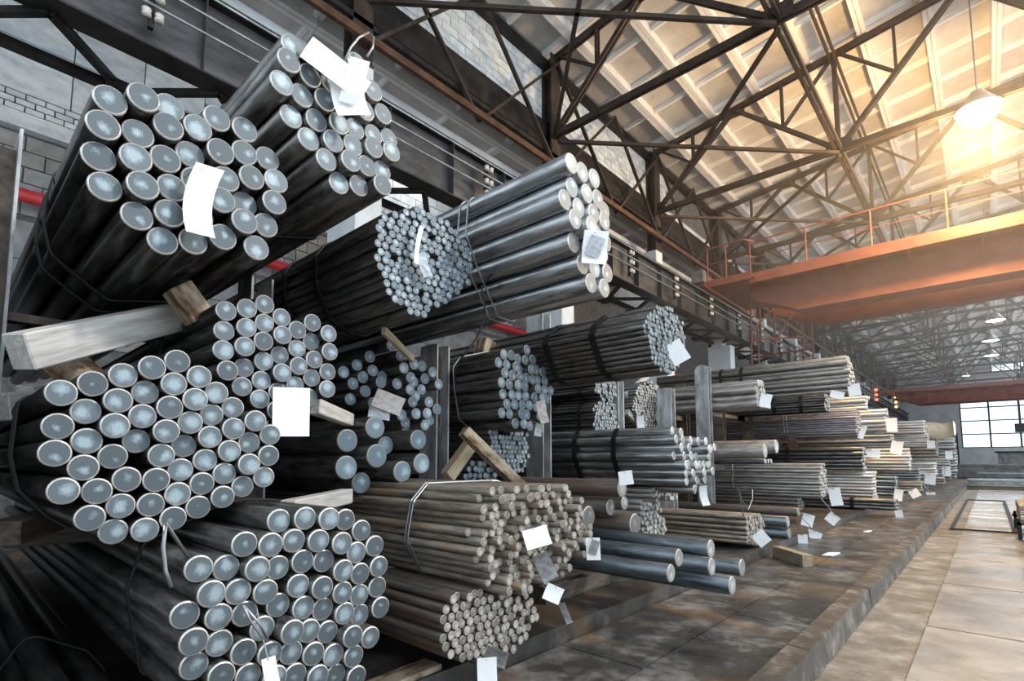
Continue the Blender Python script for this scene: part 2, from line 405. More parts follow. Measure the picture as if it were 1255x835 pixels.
# side wall of painted blocks with a brick cornice and a tall window strip
m = MB()
for lo, hi in (((XW - 0.3, -8, 0), (XW, 94, 7.2)), ((XW - 0.3, -8, 7.2), (XW, 94, 11.6))): m.box(lo, hi)
ws = struct(m.build('wall_side', 'mortar'))
def wall_blocks(nm, w, h, t, mat, z0, z1, y0, y1, xo=0.0, bond=True, lim=400):
    b_ = MB(); b_.box((0, 0, 0), (t, w - 0.025, h - 0.025)); o = b_.build(nm, mat, ws); me_ = o.data; bpy.data.objects.remove(o)
    z = z0; r_ = 0
    while z < z1 - 0.01:
        y = y0 + (w / 2 if bond and r_ % 2 else 0)
        while y < y1:
            place(nm, me_, ws, (XW + xo + random.uniform(-0.012, 0.012), y, z)); y += w
        z += h; r_ += 1
wall_blocks('wall_panel', 1.25, 1.1, 0.05, 'block_paint', 8.9, 11.0, -1.0, 3.9, 0.0, False)
wall_blocks('block', 0.62, 0.31, 0.06, 'block_paint', 8.55, 11.0, 4.0, 15.5)
wall_blocks('cornice_brick', 0.30, 0.13, 0.16, 'block_paint', 8.45, 8.84, -1.0, 4.0)
wall_blocks('cornice_block', 1.3, 0.34, 0.24, 'block_paint', 8.08, 8.4, -1.0, 15.0, 0, False)
wall_blocks('block', 0.62, 0.33, 0.05, 'block_grey', 6.4, 8.05, -1.0, 15.0)
wall_blocks('plinth_panel', 1.6, 0.8, 0.05, 'block_grey', 3.9, 6.3, -1.0, 15.0, 0, False)

# end wall with the big window
YE = 92.0
m = MB()
for lo, hi in (((-14, YE, 0), (-2.6, YE + .4, 15)), ((-2.6, YE, 0), (16, YE + .4, 3.3)), ((-2.6, YE, 11.6), (0.8, YE + .4, 15)), ((0.8, YE, 11.6), (16, YE + .4, 13.0)), ((0.8, YE, 14.3), (16, YE + .4, 16)), ((10, YE, 3.3), (16, YE + .4, 14))):
    m.box(lo, hi)
struct(m.build('wall_far', 'wall_paint'))
win = bpy.data.objects.new('window_1', None); COL.objects.link(win); win.location = (-2.6, YE, 3.3); struct(win)
for k in range(7):
    x = -2.55 + k * 2.9 / 1.0 * 0.98
    MB().box((x - 0.1, YE + 0.05, 3.3), (x + 0.1, YE + 0.25, 11.6)).build('mullion', 'frame_dark', win)
for k in range(6):
    z = 3.35 + k * 1.75
    MB().box((-2.6, YE + 0.08, z - 0.08), (10, YE + 0.2, z + 0.08)).build('glazing_bar', 'frame_dark', win)
def glass_mat():
    m, nt, b = node_mat('window_glass'); nt.nodes.remove(b)
    t = N(nt, 'ShaderNodeBsdfTransparent'); t.inputs[0].default_value = (0.92, 0.96, 0.97, 1)
    g = N(nt, 'ShaderNodeBsdfGlossy'); g.inputs['Roughness'].default_value = 0.05
    mx = N(nt, 'ShaderNodeMixShader'); mx.inputs[0].default_value = 0.06
    nt.links.new(t.outputs[0], mx.inputs[1]); nt.links.new(g.outputs[0], mx.inputs[2]); nt.links.new(mx.outputs[0], nt.nodes['Material Output'].inputs[0])
glass_mat()
for k in range(6):
    for j in range(5):
        xa = -2.55 + k * 2.842 + 0.1; za = 3.35 + j * 1.75 + 0.08
        if xa > 9.5: continue
        MB().box((xa, YE + 0.13, za), (min(xa + 2.642, 10), YE + 0.14, min(za + 1.59, 11.6))).build('pane', 'window_glass', win)
w2 = bpy.data.objects.new('window_2', None); COL.objects.link(w2); w2.location = (0.8, YE, 13); struct(w2)
for k in range(4): MB().box((0.8 + k * 2.2, YE + 0.05, 13), (0.95 + k * 2.2, YE + 0.25, 14.3)).build('mullion', 'frame_dark', w2); MB().box((0.95 + k * 2.2, YE + 0.14, 13), (3.0 + k * 2.2, YE + 0.15, 14.3)).build('pane', 'window_glass', w2)

# unseen wall behind the camera position; window band shaped to light the bar tops
m = MB()
for lo, hi in (((-14, -8.4, 0), (16, -8.0, 3.6)), ((-14, -8.4, 12.4), (16, -8.0, 15)), ((-14, -8.4, 3.6), (-12.8, -8.0, 12.4))): m.box(lo, hi)
struct(m.build('wall_back', 'wall_paint'))
w3 = bpy.data.objects.new('window_3', None); COL.objects.link(w3); w3.location = (-12.8, -8.2, 3.6); struct(w3)
for k in range(10): MB().box((-12.9 + k * 3.1, -8.3, 3.6), (-12.65 + k * 3.1, -8.1, 12.4)).build('mullion', 'frame_dark', w3)
for z in (5.8, 8.0, 10.2): MB().box((-12.8, -8.27, z - 0.08), (16, -8.13, z + 0.08)).build('glazing_bar', 'frame_dark', w3)

# columns: wide white concrete shaft below the crane girder, steel post above
for i, y in enumerate(COLY):
    g = bpy.data.objects.new('crane_column', None); COL.objects.link(g); g.location = (XC, y, PLAT)
    if i == 0: tag(g, 'white painted concrete column glimpsed behind the striped thin rod bundle', 'column', 'hall columns')
    elif i == 1: tag(g, 'white concrete column carrying the roof truss above the thick tube bundle', 'column', 'hall columns')
    else: tag(g, 'concrete column under the crane girder, %s one after the column behind the tubes' % NTH[i - 2], 'column', 'hall columns')
    MB().box((XC - 0.55, y - 0.28, PLAT), (XC + 0.45, y + 0.28, 6.75)).build('shaft', 'concrete_white', g)
    MB().box((XC - 0.4, y - 0.25, 6.75), (XC + 0.1, y + 0.25, 9.35)).build('upper_shaft', 'concrete_white', g)
    s = MB(); s.box((XC - 0.3, y - 0.24, 9.35), (XC + 0.12, y + 0.24, 9.4))
    for dx in (-0.22, 0.10): s.box((XC - 0.02 + dx - 0.02, y - 0.22, 9.4), (XC - 0.02 + dx + 0.02, y + 0.22, roof_z(XC)))
    s.box((XC - 0.22, y - 0.015, 9.4), (XC + 0.06, y + 0.015, roof_z(XC))); s.build('steel_post', 'steel_truss', g)

# eaves beams and longitudinal members along the column line
def along(nm, x, z, w, h, mat, label, cat, y0=-6, y1=91, box=None):
    o = MB().box((x - w / 2, y0, z - h / 2), (x + w / 2, y1, z + h / 2)).build(nm, mat); tag(o, label, cat); return o
along('lintel_beam', XC - 0.3, ZB + 0.05, 0.34, 0.75, 'steel_black', 'deep black steel beam under the brick clerestory wall', 'beam')
along('eaves_beam', XC - 0.2, roof_z(XC) - 0.22, 0.16, 0.3, 'steel_black', 'black steel eaves beam along the top of the clerestory wall', 'beam')
along('angle_rail', XC + 0.30, 9.75, 0.10, 0.16, 'pipe_brown', 'long rust-brown steel angle running along the column heads', 'beam')
along('cable_tray', XC + 0.05, 10.25, 0.10, 0.12, 'steel_black', 'thin black cable tray beneath the clerestory beam', 'tray')
tp = MB(); tp.tube([(XC - 1.2, -6, 9.9), (XC - 1.2, 91, 9.9)], 0.22, 14); tag(tp.build('duct_pipe', 'concrete_white', smooth=True), 'thick pale insulated pipe under the side bay ceiling', 'pipe')

# crane runway girder
gz0, gz1 = 6.95, 8.1
gr = thing('crane_runway', 'black steel crane runway girder with rail along the column line', 'girder', (XG, -6, gz0))
MB().box((XG - 0.012, -6, gz0), (XG + 0.012, 91, gz1)).build('web', 'girder_web', gr)
MB().box((XG - 0.2, -6, gz0 - 0.03), (XG + 0.2, 91, gz0)).build('bottom_flange', 'steel_black', gr)
MB().box((XG - 0.2, -6, gz1), (XG + 0.2, 91, gz1 + 0.03)).build('top_flange', 'steel_black', gr)
MB().box((XG - 0.04, -6, gz1 + 0.03), (XG + 0.04, 91, gz1 + 0.15)).build('crane_rail', 'rail_steel', gr)
st = MB().box((XG + 0.012, 0, gz0), (XG + 0.16, 0.014, gz1)).build('stiffener', 'girder_web', gr)
st.location = (0, -4, 0)
for k in range(1, 60):
    c = st.copy(); COL.objects.link(c); c.location = (0, -4 + k * 1.55, 0)
# walkway plate and lattice behind the girder
MB().box((XG - 1.2, -6, gz1 - 0.02), (XG - 0.2, 91, gz1 + 0.02)).build('walkway_plate', 'steel_black', gr)
XL = XG - 1.15
MB().box((XL - 0.06, -6, gz0 - 0.07), (XL + 0.06, 91, gz0 + 0.06)).build('lattice_chord', 'steel_black', gr)
for k in range(34):
    y = -3.2 + k * 1.9
    MB().beam((XG - 0.1, y, gz0 - 0.02), (XL, y + 0.95, gz0 - 0.02), 0.11, 0.09).build('lattice_bar', 'steel_black', gr)
    MB().beam((XG - 0.1, y + 1.9, gz0 - 0.02), (XL, y + 0.95, gz0 - 0.02), 0.09, 0.09).build('lattice_bar', 'steel_black', gr)
    MB().box((XL - 0.3, y + 0.72, gz0 - 0.09), (XL + 0.25, y + 1.18, gz0 + 0.01)).build('gusset_plate', 'steel_black', gr)
# live conductors on brackets with insulators
for q, dz in enumerate((0.28, 0.55, 0.85)):
    t_ = MB().tube([(XG + 0.34, -6, gz0 + dz + .16), (XG + 0.34, 90, gz0 + dz + .16)], 0.022, 6)
    tag(t_.build('conductor_bar', 'rail_steel'), ['lowest bare steel conductor bar along the crane girder web', 'middle bare steel conductor bar along the crane girder web', 'top bare steel conductor bar along the crane girder web'][q], 'conductor bar', 'crane conductor bars')
for k in range(14):
    y = 1.55 + k * 3.1
    b_ = thing('insulator_bracket', 'bracket with white insulators holding the conductor bars on the girder', 'bracket', (XG, y, gz0 + 0.3), 'insulator brackets on the crane girder')
    MB().box((XG + 0.16, y - 0.03, gz0 + 0.2), (XG + 0.24, y + 0.03, gz0 + 1.1)).build('upright', 'steel_black', b_)
    for dz in (0.28, 0.55, 0.85):
        for s_ in (-0.07, 0.07):
            l = MB(); l.lathe([(0.0, 0), (0.055, 0.01), (0.055, 0.035), (0.03, 0.05), (0.055, 0.07), (0.055, 0.1), (0, 0.11)], 10, (XG + 0.29, y + s_, gz0 + dz))
            l.build('insulator', 'insulator', b_, True)
# side rail of the walkway
wr = thing('walkway_railing', 'thin steel handrail along the crane runway walkway', 'railing', (XG - 1.1, 2, gz1))
for z in (0.55, 1.05): MB().tube([(XG - 1.1, -4, gz1 + z), (XG - 1.1, 90, gz1 + z)], 0.022, 6).build('rail', 'steel_black', wr)
for k in range(45): MB().tube([(XG - 1.1, -3 + k * 2.1, gz1 + 0.02), (XG - 1.1, -3 + k * 2.1, gz1 + 1.07)], 0.02, 6).build('baluster', 'steel_black', wr)
# red pipe on the side wall
rp = MB().tube([(XW + 0.5, -6, 6.62), (XW + 0.5, 60, 6.62)], 0.13, 12); tag(rp.build('red_pipe', 'red_paint', smooth=True), 'bright red pipe running along the side bay wall', 'pipe')

# ------------------------------------------------------------------ roof trusses
def truss_parts(y, root):
    def mem(nm, p, q, w=0.10, gap=0.05):
        p, q = Vector((p[0], y, p[1])), Vector((q[0], y, q[1]))
        s = MB()
        for d in (-1, 1):
            off = Vector((0, d * (gap / 2 + 0.03), 0)); s.beam(p + off, q + off, 0.06, w)
        s.build(nm, 'steel_truss', root)
    def rz(x): return roof_z(min(x, 3.2)) - 0.12 if x <= 3.2 else roof_z(6.4 - x) - 0.12
    x0 = XC + 0.05
    mem('bottom_chord', (x0, ZB), (15.2, ZB), 0.17)
    mem('top_chord', (x0, rz(x0)), (3.2, rz(3.2)), 0.17)
    mem('top_chord', (3.2, rz(3.2)), (15.2, rz(15.2)), 0.17)
    T = [-5.8, 0.2, 6.2, 12.2]; Bm = [-8.75, -2.8, 3.2, 9.2, 15.1]
    for i, t in enumerate(T):
        mem('diagonal', (Bm[i], ZB), (t, rz(t)), 0.13); mem('diagonal', (t, rz(t)), (Bm[i + 1], ZB), 0.11)
        mid = (t + Bm[i + 1]) / 2; mz = (rz(t) + ZB) / 2
        mem('hanger', (mid, rz(mid)), (mid, mz), 0.07); mem('strut', (mid, mz), (Bm[i + 1] - 0.0, rz(Bm[i + 1]) if Bm[i + 1] < 15 else mz), 0.05)
        mid0 = (t + Bm[i]) / 2
        mem('hanger', (mid0, rz(mid0)), (mid0, mz), 0.07); mem('strut', (mid0, mz), (mid0 - 1.4 if i else mid0 - 1.3, rz(mid0 - 1.4)), 0.05)
    for b_ in Bm[1:4]: mem('vertical', (b_, ZB), (b_, rz(b_)), 0.12)
    for b_ in Bm: MB().box((b_ - 0.34, y - 0.02, ZB - 0.13), (b_ + 0.34, y + 0.02, ZB + 0.34)).build('gusset_plate', 'steel_truss', root)
    for t in T: MB().box((t - 0.34, y - 0.02, rz(t) - 0.28), (t + 0.34, y + 0.02, rz(t) + 0.06)).build('gusset_plate', 'steel_truss', root)
tr0 = thing('roof_truss', 'dark brown steel roof truss resting on the column above the tube bundle', 'truss', (XC, COLY[1], ZB), 'roof trusses')
truss_parts(COLY[1], tr0)
def copy_tree(o, off, label=None):
    r = o.copy(); COL.objects.link(r); r.location = o.location + Vector(off)
    if label: r['label'] = label
    for ch in list(o.children):
        c = ch.copy(); COL.objects.link(c); c.parent = r
        for g_ in list(ch.children):
            d = g_.copy(); COL.objects.link(d); d.parent = c
    return r
for k in range(0, 14):
    if k == 1: continue
    lab = ['dark brown steel roof truss over the first rack bays', '', 'dark brown steel roof truss just before the red crane', 'dark brown steel roof truss directly above the red crane walkway'][k] if k < 4 else '%s dark brown steel roof truss past the red crane' % NTH[k - 4]
    copy_tree(tr0, (0, COLY[k] - COLY[1], 0), lab)
# longitudinal struts and wind bracing between the trusses
for x, z in ((-2.8, ZB), (-2.8, roof_z(-2.8) - 0.3), (3.2, ZB)):
    o = MB()
    for d in (-0.07, 0.07): o.beam((x + d, -1, z), (x + d, 90, z), 0.06, 0.13)
    tag(o.build('tie_beam', 'steel_truss'), {(-2.8, True): 'twin steel tie beam joining the truss bottom nodes', (-2.8, False): 'twin steel tie beam close under the roof slabs', (3.2, True): 'twin steel tie beam at the middle of the hall span'}[(x, z == ZB)], 'beam')
for k in range(13):
    y0, y1 = COLY[k], COLY[k + 1]
    br = thing('wind_brace', 'crossed steel bracing rods ' + ('in the roof bay before the red crane' if k == 1 else 'in the roof bay right over the red crane' if k == 2 else 'in the roof bay over the first racks' if k == 0 else 'in the %s roof bay past the red crane' % NTH[k - 3]), 'brace', (XC, y0, ZB), 'crossed bracing between the trusses')
    for (xa, xb) in ((XC + 0.1, -2.8), (-2.8, XC + 0.1)):
        MB().beam((xa, y0 + 0.1, ZB - 0.15), (xb, y1 - 0.1, ZB - 0.15), 0.09, 0.09).build('brace_rod', 'steel_truss', br)
    vb = thing('vertical_brace', 'crossed column-head bracing by the clerestory wall, ' + ('roof bay before the red crane' if k == 1 else 'roof bay over the red crane' if k == 2 else 'roof bay over the first racks' if k == 0 else '%s roof bay past the crane' % NTH[k - 3]), 'brace', (XC, y0, ZB), 'column head bracing')
    for za, zb in ((ZB - 1.2, roof_z(XC) - 0.3), (roof_z(XC) - 0.3, ZB - 1.2)):
        ym = (y0 + y1) / 2; zz = (za + zb) / 2
        MB().beam((XC + 0.16, y0, za), (XC + 0.16, ym, zb), 0.07, 0.10, (1, 0, 0)).build('brace_rod', 'steel_truss', vb)
        MB().beam((XC + 0.16, y1, za), (XC + 0.16, ym, zb), 0.07, 0.10, (1, 0, 0)).build('brace_rod', 'steel_truss', vb)

# ------------------------------------------------------------------ lamps
def lamp(pos, r, warm, label, hang):
    o = thing('pendant_lamp', label, 'lamp', pos, 'pendant lamps over the aisle')
    x, y, z = pos
    MB().lathe([(0.05, 0.42 * r / 0.4), (0.12, 0.40 * r / 0.4), (r * 0.45, 0.28 * r / 0.4), (r, 0.0), (r * 0.97, -0.01), (r * 0.42, 0.26 * r / 0.4), (0.03, 0.38 * r / 0.4)], 24, pos).build('lamp_shade', 'lamp_housing', o, True)
    prof = [(r * 0.9 * math.cos(a), -r * 0.0 + 0.02 - r * (0.9 if warm else 0.12) * math.sin(a)) for a in np.linspace(0, math.pi / 2, 7)]
    MB().lathe([(0.0, 0.03)] + [(max(p, 0.0), q) for p, q in prof], 24, pos).build('bulb', 'flare_warm' if warm else 'lamp_white', o, True)
    MB().tube([(x, y, z + 0.4 * r / 0.4), (x, y, hang)], 0.02, 6).build('hanger_rod', 'lamp_housing', o)
    return o
p = pY(1199, 134, 17.9); lamp(tuple(p), 0.50, True, 'added warm lamp standing in for the lens flare above the red crane', roof_z(p.x) + 0.33)  # warm lamp added in place of a lens flare
wl_d = bpy.data.lights.new('flare_light', 'POINT'); wl_d.energy = 2200; wl_d.color = (1.0, 0.62, 0.26); wl_d.shadow_soft_size = 0.35  # added point light, warms crane and trusses as the flare does
wl = bpy.data.objects.new('flare_light', wl_d); COL.objects.link(wl); wl.location = p - Vector((0, 0, 0.95))
for (u, v, y, lab) in ((1214, 364, 36.5, 'first shallow pendant lamp beyond the red crane'), (1220, 393, 43, 'second shallow pendant lamp beyond the red crane'), (1214, 418, 49.3, 'third shallow pendant lamp beyond the red crane'), (1215, 436, 55.6, 'fourth shallow pendant lamp, before the far maroon crane'), (1184, 461, 60, 'small floodlight hung beside the far maroon crane')):
    q = pY(u, v, y); lamp(tuple(q), 0.5 if y < 59 else 0.3, False, lab, roof_z(q.x) + 0.33)

# ------------------------------------------------------------------ overhead cranes
def crane(yc, paint, label, detail=True):
    zb = HCAM + 5.55
    g = thing('overhead_crane', label, 'crane', (XG, yc, zb))
    x1 = 15.0
    def girder(y0, y1, nm):
        s = MB()
        s.quadbox([(-4.9, y0, zb + 0.05), (-4.9, y1, zb + 0.05), (x1, y1, zb + 0.05), (x1, y0, zb + 0.05), (-4.9, y0, zb + 1.25), (-4.9, y1, zb + 1.25), (x1, y1, zb + 1.25), (x1, y0, zb + 1.25)])
        s.quadbox([(-6.5, y0, zb + 0.72), (-6.5, y1, zb + 0.72), (-4.9, y1, zb + 0.05), (-4.9, y0, zb + 0.05), (-6.5, y0, zb + 1.25), (-6.5, y1, zb + 1.25), (-4.9, y1, zb + 1.25), (-4.9, y0, zb + 1.25)])
        gi = s.build(nm, paint, g)
        f = MB(); f.box((-4.9, y0 - 0.08, zb), (x1, y1 + 0.08, zb + 0.045)); f.build('bottom_flange', paint, gi)
    girder(yc, yc + 0.75, 'box_girder'); girder(yc + 2.6, yc + 3.2, 'box_girder')
    # end carriage on the rail
    MB().box((XG - 0.22, yc - 1.4, zb + 1.20), (XG + 0.22, yc + 4.6, zb + 1.75)).build('end_carriage', paint, g)
    for y in (yc - 1.0, yc + 4.2):
        w_ = MB(); 
        ring = [(0.0, -0.06), (0.3, -0.06), (0.33, -0.09), (0.33, 0.09), (0.0, 0.09)]
        bb = len(w_.v); w_.lathe(ring, 18)
        w_.v = [Vector((v.z, v.x, v.y)) + Vector((XG, y, gz1 + 0.48)) for v in w_.v]
        w_.build('wheel', 'machine_grey', g, False)
    MB().box((XG - 0.1, yc - 1.75, zb + 1.3), (XG + 0.35, yc - 1.45, zb + 1.75)).build('buffer', 'machine_grey', g)
    # platform over the end carriage, walkway on the near side
    yf = yc - 1.0
    MB().box((XG + 0.3, yf - 0.4, zb + 1.22), (-6.0, yc + 3.2, zb + 1.28)).build('end_platform', paint, g)
    MB().box((-6.2, yf, zb + 1.22), (x1, yc, zb + 1.27)).build('walkway', paint, g)
    MB().box((-6.2, yf - 0.03, zb + 1.05), (x1, yf, zb + 1.42)).build('fascia', paint, g)
    MB().box((XG + 0.3, yf - 0.43, zb + 1.1), (-6.0, yf - 0.4, zb + 1.36)).build('platform_fascia', paint, g)
    for k in range(12):
        x = -5.0 + k * 1.75
        MB().beam((x, yf + 0.05, zb + 1.2), (x, yc, zb + 0.85), 0.06, 0.08).build('bracket', paint, g)
    # railing
    zt = zb + 2.62
    for z in (zt, zb + 2.0): MB().tube([(XG + 0.4, yf - 0.4, z), (-6.2, yf - 0.4, z), (-6.0, yf, z), (x1, yf, z)], 0.028 if z == zt else 0.018, 8).build('handrail', paint, g)
    for x, y in [(XG + 0.4, yf - 0.4), (-6.9, yf - 0.4), (-6.1, yf - 0.2)] + [(-4.3 + k * 1.9, yf) for k in range(10)]:
        MB().tube([(x, y, zb + 1.25), (x, y, zt)], 0.026, 8).build('rail_post', paint, g)
    if detail:
        # hanging access frame and ladder below the end platform
        for x, y in ((-6.9, yc + 1.2), (-6.3, yc + 2.2), (-6.9, yc + 2.4)):
            MB().tube([(x, y, zb + 1.25), (x, y, zb - 0.7)], 0.04, 8).build('frame_post', paint, g)
        for a, b_ in (((-6.9, yc + 1.2, zb - 0.2), (-6.3, yc + 2.2, zb + 0.8)), ((-6.9, yc + 1.2, zb - 0.6), (-5.2, yc + 2.6, zb - 0.5)), ((-6.9, yc + 2.4, zb - 1.1), (-5.2, yc + 2.6, zb - 1.0)), ((-6.3, yc + 2.2, zb - 0.6), (-5.6, yc + 2.4, zb + 0.6))):
            MB().tube([a, b_], 0.035, 8).build('frame_brace', paint, g)
        ld = MB()
        for x in (-5.35, -5.0): ld.tube([(x, yc + 2.6, zb + 0.3), (x, yc + 2.6, zb - 2.0)], 0.03, 6)
        for k in range(8): ld.tube([(-5.35, yc + 2.6, zb + 0.1 - k * 0.28), (-5.0, yc + 2.6, zb + 0.1 - k * 0.28)], 0.018, 6)
        ld.build('ladder', paint, g)
        for x in (-7.5, -7.2): MB().tube([(x, yc + 3.0, zb + 0.4), (x, yc + 3.0, zb - 2.2)], 0.04, 6).build('frame_post', paint, g)
    return g
crane(21.0, 'crane_paint', 'rust-red overhead travelling crane with railed walkway across the aisle')
crane(63.0, 'crane_maroon', 'dull maroon overhead crane in front of the far window wall', False)
for u, v, mat, lab in ((1074, 484, 'signal_red', 'red signal lamp cluster by the crane rail'), (1098, 493, 'signal_amber', 'amber signal lamp cluster by the crane rail')):
    q = pX(u, v, -6.6)
    sg = thing('signal_lamp', lab, 'signal lamp', tuple(q))
    d_ = depth(q)
    for k in (-1, 0, 1):
        l = MB(); l.lathe([(0.0, -0.1), (0.09, -0.07), (0.11, 0), (0.09, 0.07), (0, 0.1)], 10, q + Vector((0, 0, k * 6 * d_ / FPX))); l.build('lens', mat, sg, True)
    MB().box(q + Vector((-0.2, 0.02, -0.5)), q + Vector((-0.05, 0.1, 0.9))).build('mast', 'machine_grey', sg)
    MB().beam(q + Vector((-0.14, 0.06, 0.85)), q + Vector((-1.43, 0.06, 0.85)), 0.06, 0.06).build('bracket', 'machine_grey', sg)
# ------------------------------------------------------------------ bars and bundles
RODS = []                 # every bar laid so far: (x_end, x_back, y, z, r)
def rod_mesh(nm, r, L, mats, n):
    """bar along -X from its sawn end at the origin; side, worn rim, end face"""
    c = min(0.09 * r, 0.006) + 0.025 * r
    rings = [(-L, r), (-c, r), (0.0, r - c)]
    v = []; f = []; mi = []
    for x, q in rings:
        for k in range(n):
            t = 2 * math.pi * (k + 0.5) / n
            v.append((x, q * math.cos(t), q * math.sin(t)))
    for i in range(2):
        for k in range(n):
            l = (k + 1) % n
            f.append((i * n + k, i * n + l, (i + 1) * n + l, (i + 1) * n + k)); mi.append(i)
    f.append(tuple(2 * n + k for k in range(n))); mi.append(2)
    f.append(tuple(range(n))[::-1]); mi.append(0)
    me = bpy.data.meshes.new(nm); me.from_pydata(v, [], f)
    for m_ in mats: me.materials.append(MATS[m_])
    me.polygons.foreach_set('material_index', mi)
    me.polygons.foreach_set('use_smooth', [True] * (2 * n) + [False, False])
    uvl = me.uv_layers.new(name='disc')
    idx = np.empty(len(me.loops), dtype=np.int32); me.loops.foreach_get('vertex_index', idx)
    va = np.array(v)[idx]; uv = np.stack([va[:, 1] / r, va[:, 2] / r], 1).astype(np.float32)
    uvl.data.foreach_set('uv', uv.ravel())
    me.update()
    return me
MAT3 = {'dark': ('bar_dark', 'rim_bright', 'end_steel'), 'black': ('bar_black', 'rim_bright', 'end_steel'), 'thin': ('bar_dark', 'rim_dull', 'end_pale'),
        'blue': ('bar_blue', 'rim_dull', 'end_pale'), 'plain': ('bar_dark', 'rim_dull', 'end_plain'), 'brown': ('bar_brown', 'rim_dull', 'end_brown'),
        'rusty': ('bar_rusty', 'rim_dull', 'end_dull'), 'grey': ('bar_grey', 'rim_dull', 'end_pale'), 'purple': ('bar_purple', 'rim_dull', 'end_pale'),
        'bright': ('bar_bright', 'rim_bright', 'end_pale'), 'tube': ('bar_tube', 'rim_bright', 'end_pale'), 'dimbrown': ('bar_rusty', 'rim_dull', 'end_brown')}
def relax(P, d, it=80, pull=0.0):
    P = np.array(P, float)
    for _ in range(it):
        D = P[:, None] - P[None]; R = np.sqrt((D ** 2).sum(2)); np.fill_diagonal(R, 9)
        o = np.clip(d - R, 0, None)
        if o.max() < 1e-4: break
        P += (D / np.maximum(R, 1e-6)[..., None] * (o * 0.5)[..., None]).sum(1) * 0.6
    return P
def inside(poly, p):
    c = False; n = len(poly); j = n - 1
    for i in range(n):
        (xi, yi), (xj, yj) = poly[i], poly[j]
        if (yi > p[1]) != (yj > p[1]) and p[0] < (xj - xi) * (p[1] - yi) / (yj - yi) + xi: c = not c
        j = i
    return c
def pack(poly, r, jit=0.12, drop=0.03):
    d = 2 * r * 1.015; a = np.array(poly); y0, z0 = a.min(0); y1, z1 = a.max(0)
    P = []; row = 0; z = z0 + r * random.uniform(0.7, 1.0)
    while z < z1:
        y = y0 + (d / 2 if row % 2 else 0) + r * random.uniform(0.6, 1.0)
        while y < y1:
            if inside(poly, (y, z)) and random.random() > drop: P.append((y + random.gauss(0, jit * r), z + random.gauss(0, jit * r)))
            y += d
        z += d * 0.866; row += 1
    return relax(P, 2 * r)
def hull(P):
    P = sorted(map(tuple, P))
    def half(Q):
        h = []
        for p in Q:
            while len(h) > 1 and (h[-1][0] - h[-2][0]) * (p[1] - h[-2][1]) - (h[-1][1] - h[-2][1]) * (p[0] - h[-2][0]) <= 0: h.pop()
            h.append(p)
        return h[:-1]
    return half(P) + half(P[::-1])
def outline(P, r, n=14): return hull([(y + r * math.cos(2 * math.pi * k / n), z + r * math.sin(2 * math.pi * k / n)) for y, z in P for k in range(n)])

def hits(xa, xb, y, z, r):
    return any(min(xa, a) - max(xb, b) > 0 and (y - c) ** 2 + (z - d) ** 2 < (r + q - 0.006) ** 2 for (a, b, c, d, q) in RODS)
def bundle(label, F, P, r, mat, name='bar_bundle', L=6.0, straps=(), wires=(), stag=0.015, group=None, n=None, cat='bar bundle', back=-8.1, part='steel_bar', sw=0.05, tight=True):
    """a strapped bundle: every bar is a part of it, ends around the plane x = -F"""
    P = np.array(P); zmin = P[:, 1].min() - r; ym = P[:, 0].mean()
    o = thing(name, label, cat, (-F - 0.6, ym, zmin), group)
    L = min(L, -back - F); n = n or (18 if r > 0.033 else 10)
    P = np.array([p for p in P if not hits(-F, -F - L, p[0], p[1], r)]); stag = min(stag, 0.35 * r) if tight else stag
    me = rod_mesh(part, r, L, MAT3[mat], n)
    for (y, z) in P:
        dx = max(-0.5, min(0.5, random.gauss(0, stag)))
        place(part, me, o, (-F + dx, y, z), (random.uniform(0, 6.28), 0, 0))
        RODS.append((-F + dx, -F + dx - L, y, z, r))
    for x in straps:
        lo, hi = outline(P, r + 0.002), outline(P, r + 0.009); s = MB()
        ax = -F - x
        def ringv(h, xx): b = len(s.v); s.v += [Vector((xx, y, z)) for y, z in h]; return b, len(h)
        # same hull directions for both rings: scale outward from the lo ring
        cy, cz = np.mean(np.array(lo), 0); k_ = len(lo)
        hi = [(y + (y - cy) / math.hypot(y - cy, z - cz) * 0.008, z + (z - cz) / math.hypot(y - cy, z - cz) * 0.008) for y, z in lo]
        b0, _ = ringv(lo, ax - sw / 2); b1, _ = ringv(hi, ax - sw / 2); b2, _ = ringv(hi, ax + sw / 2); b3, _ = ringv(lo, ax + sw / 2)
        for a_, c_ in ((b0, b1), (b1, b2), (b2, b3), (b3, b0)):
            for i in range(k_):
                j = (i + 1) % k_; s.f.append((a_ + i, a_ + j, c_ + j, c_ + i)); s.mi.append(0)
        s.build('strap', 'strap_black', o)
    for x in wires:
        h = outline(P, r + 0.006); s = MB(); s.tube([(-F - x + 0.02 * math.sin(i * 0.7), y, z) for i, (y, z) in enumerate(h)], 0.007, 6, True); s.build('tie_wire', 'wire', o)
    o['zmin'] = zmin
    return o
def loose(name, label, cat, group, u, v, F, dpx, mat, L=6.0, n=20, back=-8.1, dark=None):
    p = pX(u, v, -F); r = dpx / 2 * depth(p) / FPX
    me = rod_mesh(name, r, min(L, -back - F), MAT3[mat], n)
    o = bpy.data.objects.new(name, me); COL.objects.link(o); o.location = p; o.rotation_euler = (random.uniform(0, 6.28), 0, 0)
    RODS.append((-F, -F - min(L, -back - F), p.y, p.z, r))
    return tag(o, label, cat, group)
def face(pts, F): return [(pX(u, v, -F).y, pX(u, v, -F).z) for u, v in pts]
def dedupe(pts, d):
    out = []
    for p in pts:
        if all(math.hypot(p[0] - q[0], p[1] - q[1]) > d for q in out): out.append(p)
    return out
def crop(pts, s, ox, oy): return [(ox + x / s, oy + y / s) for x, y in pts]
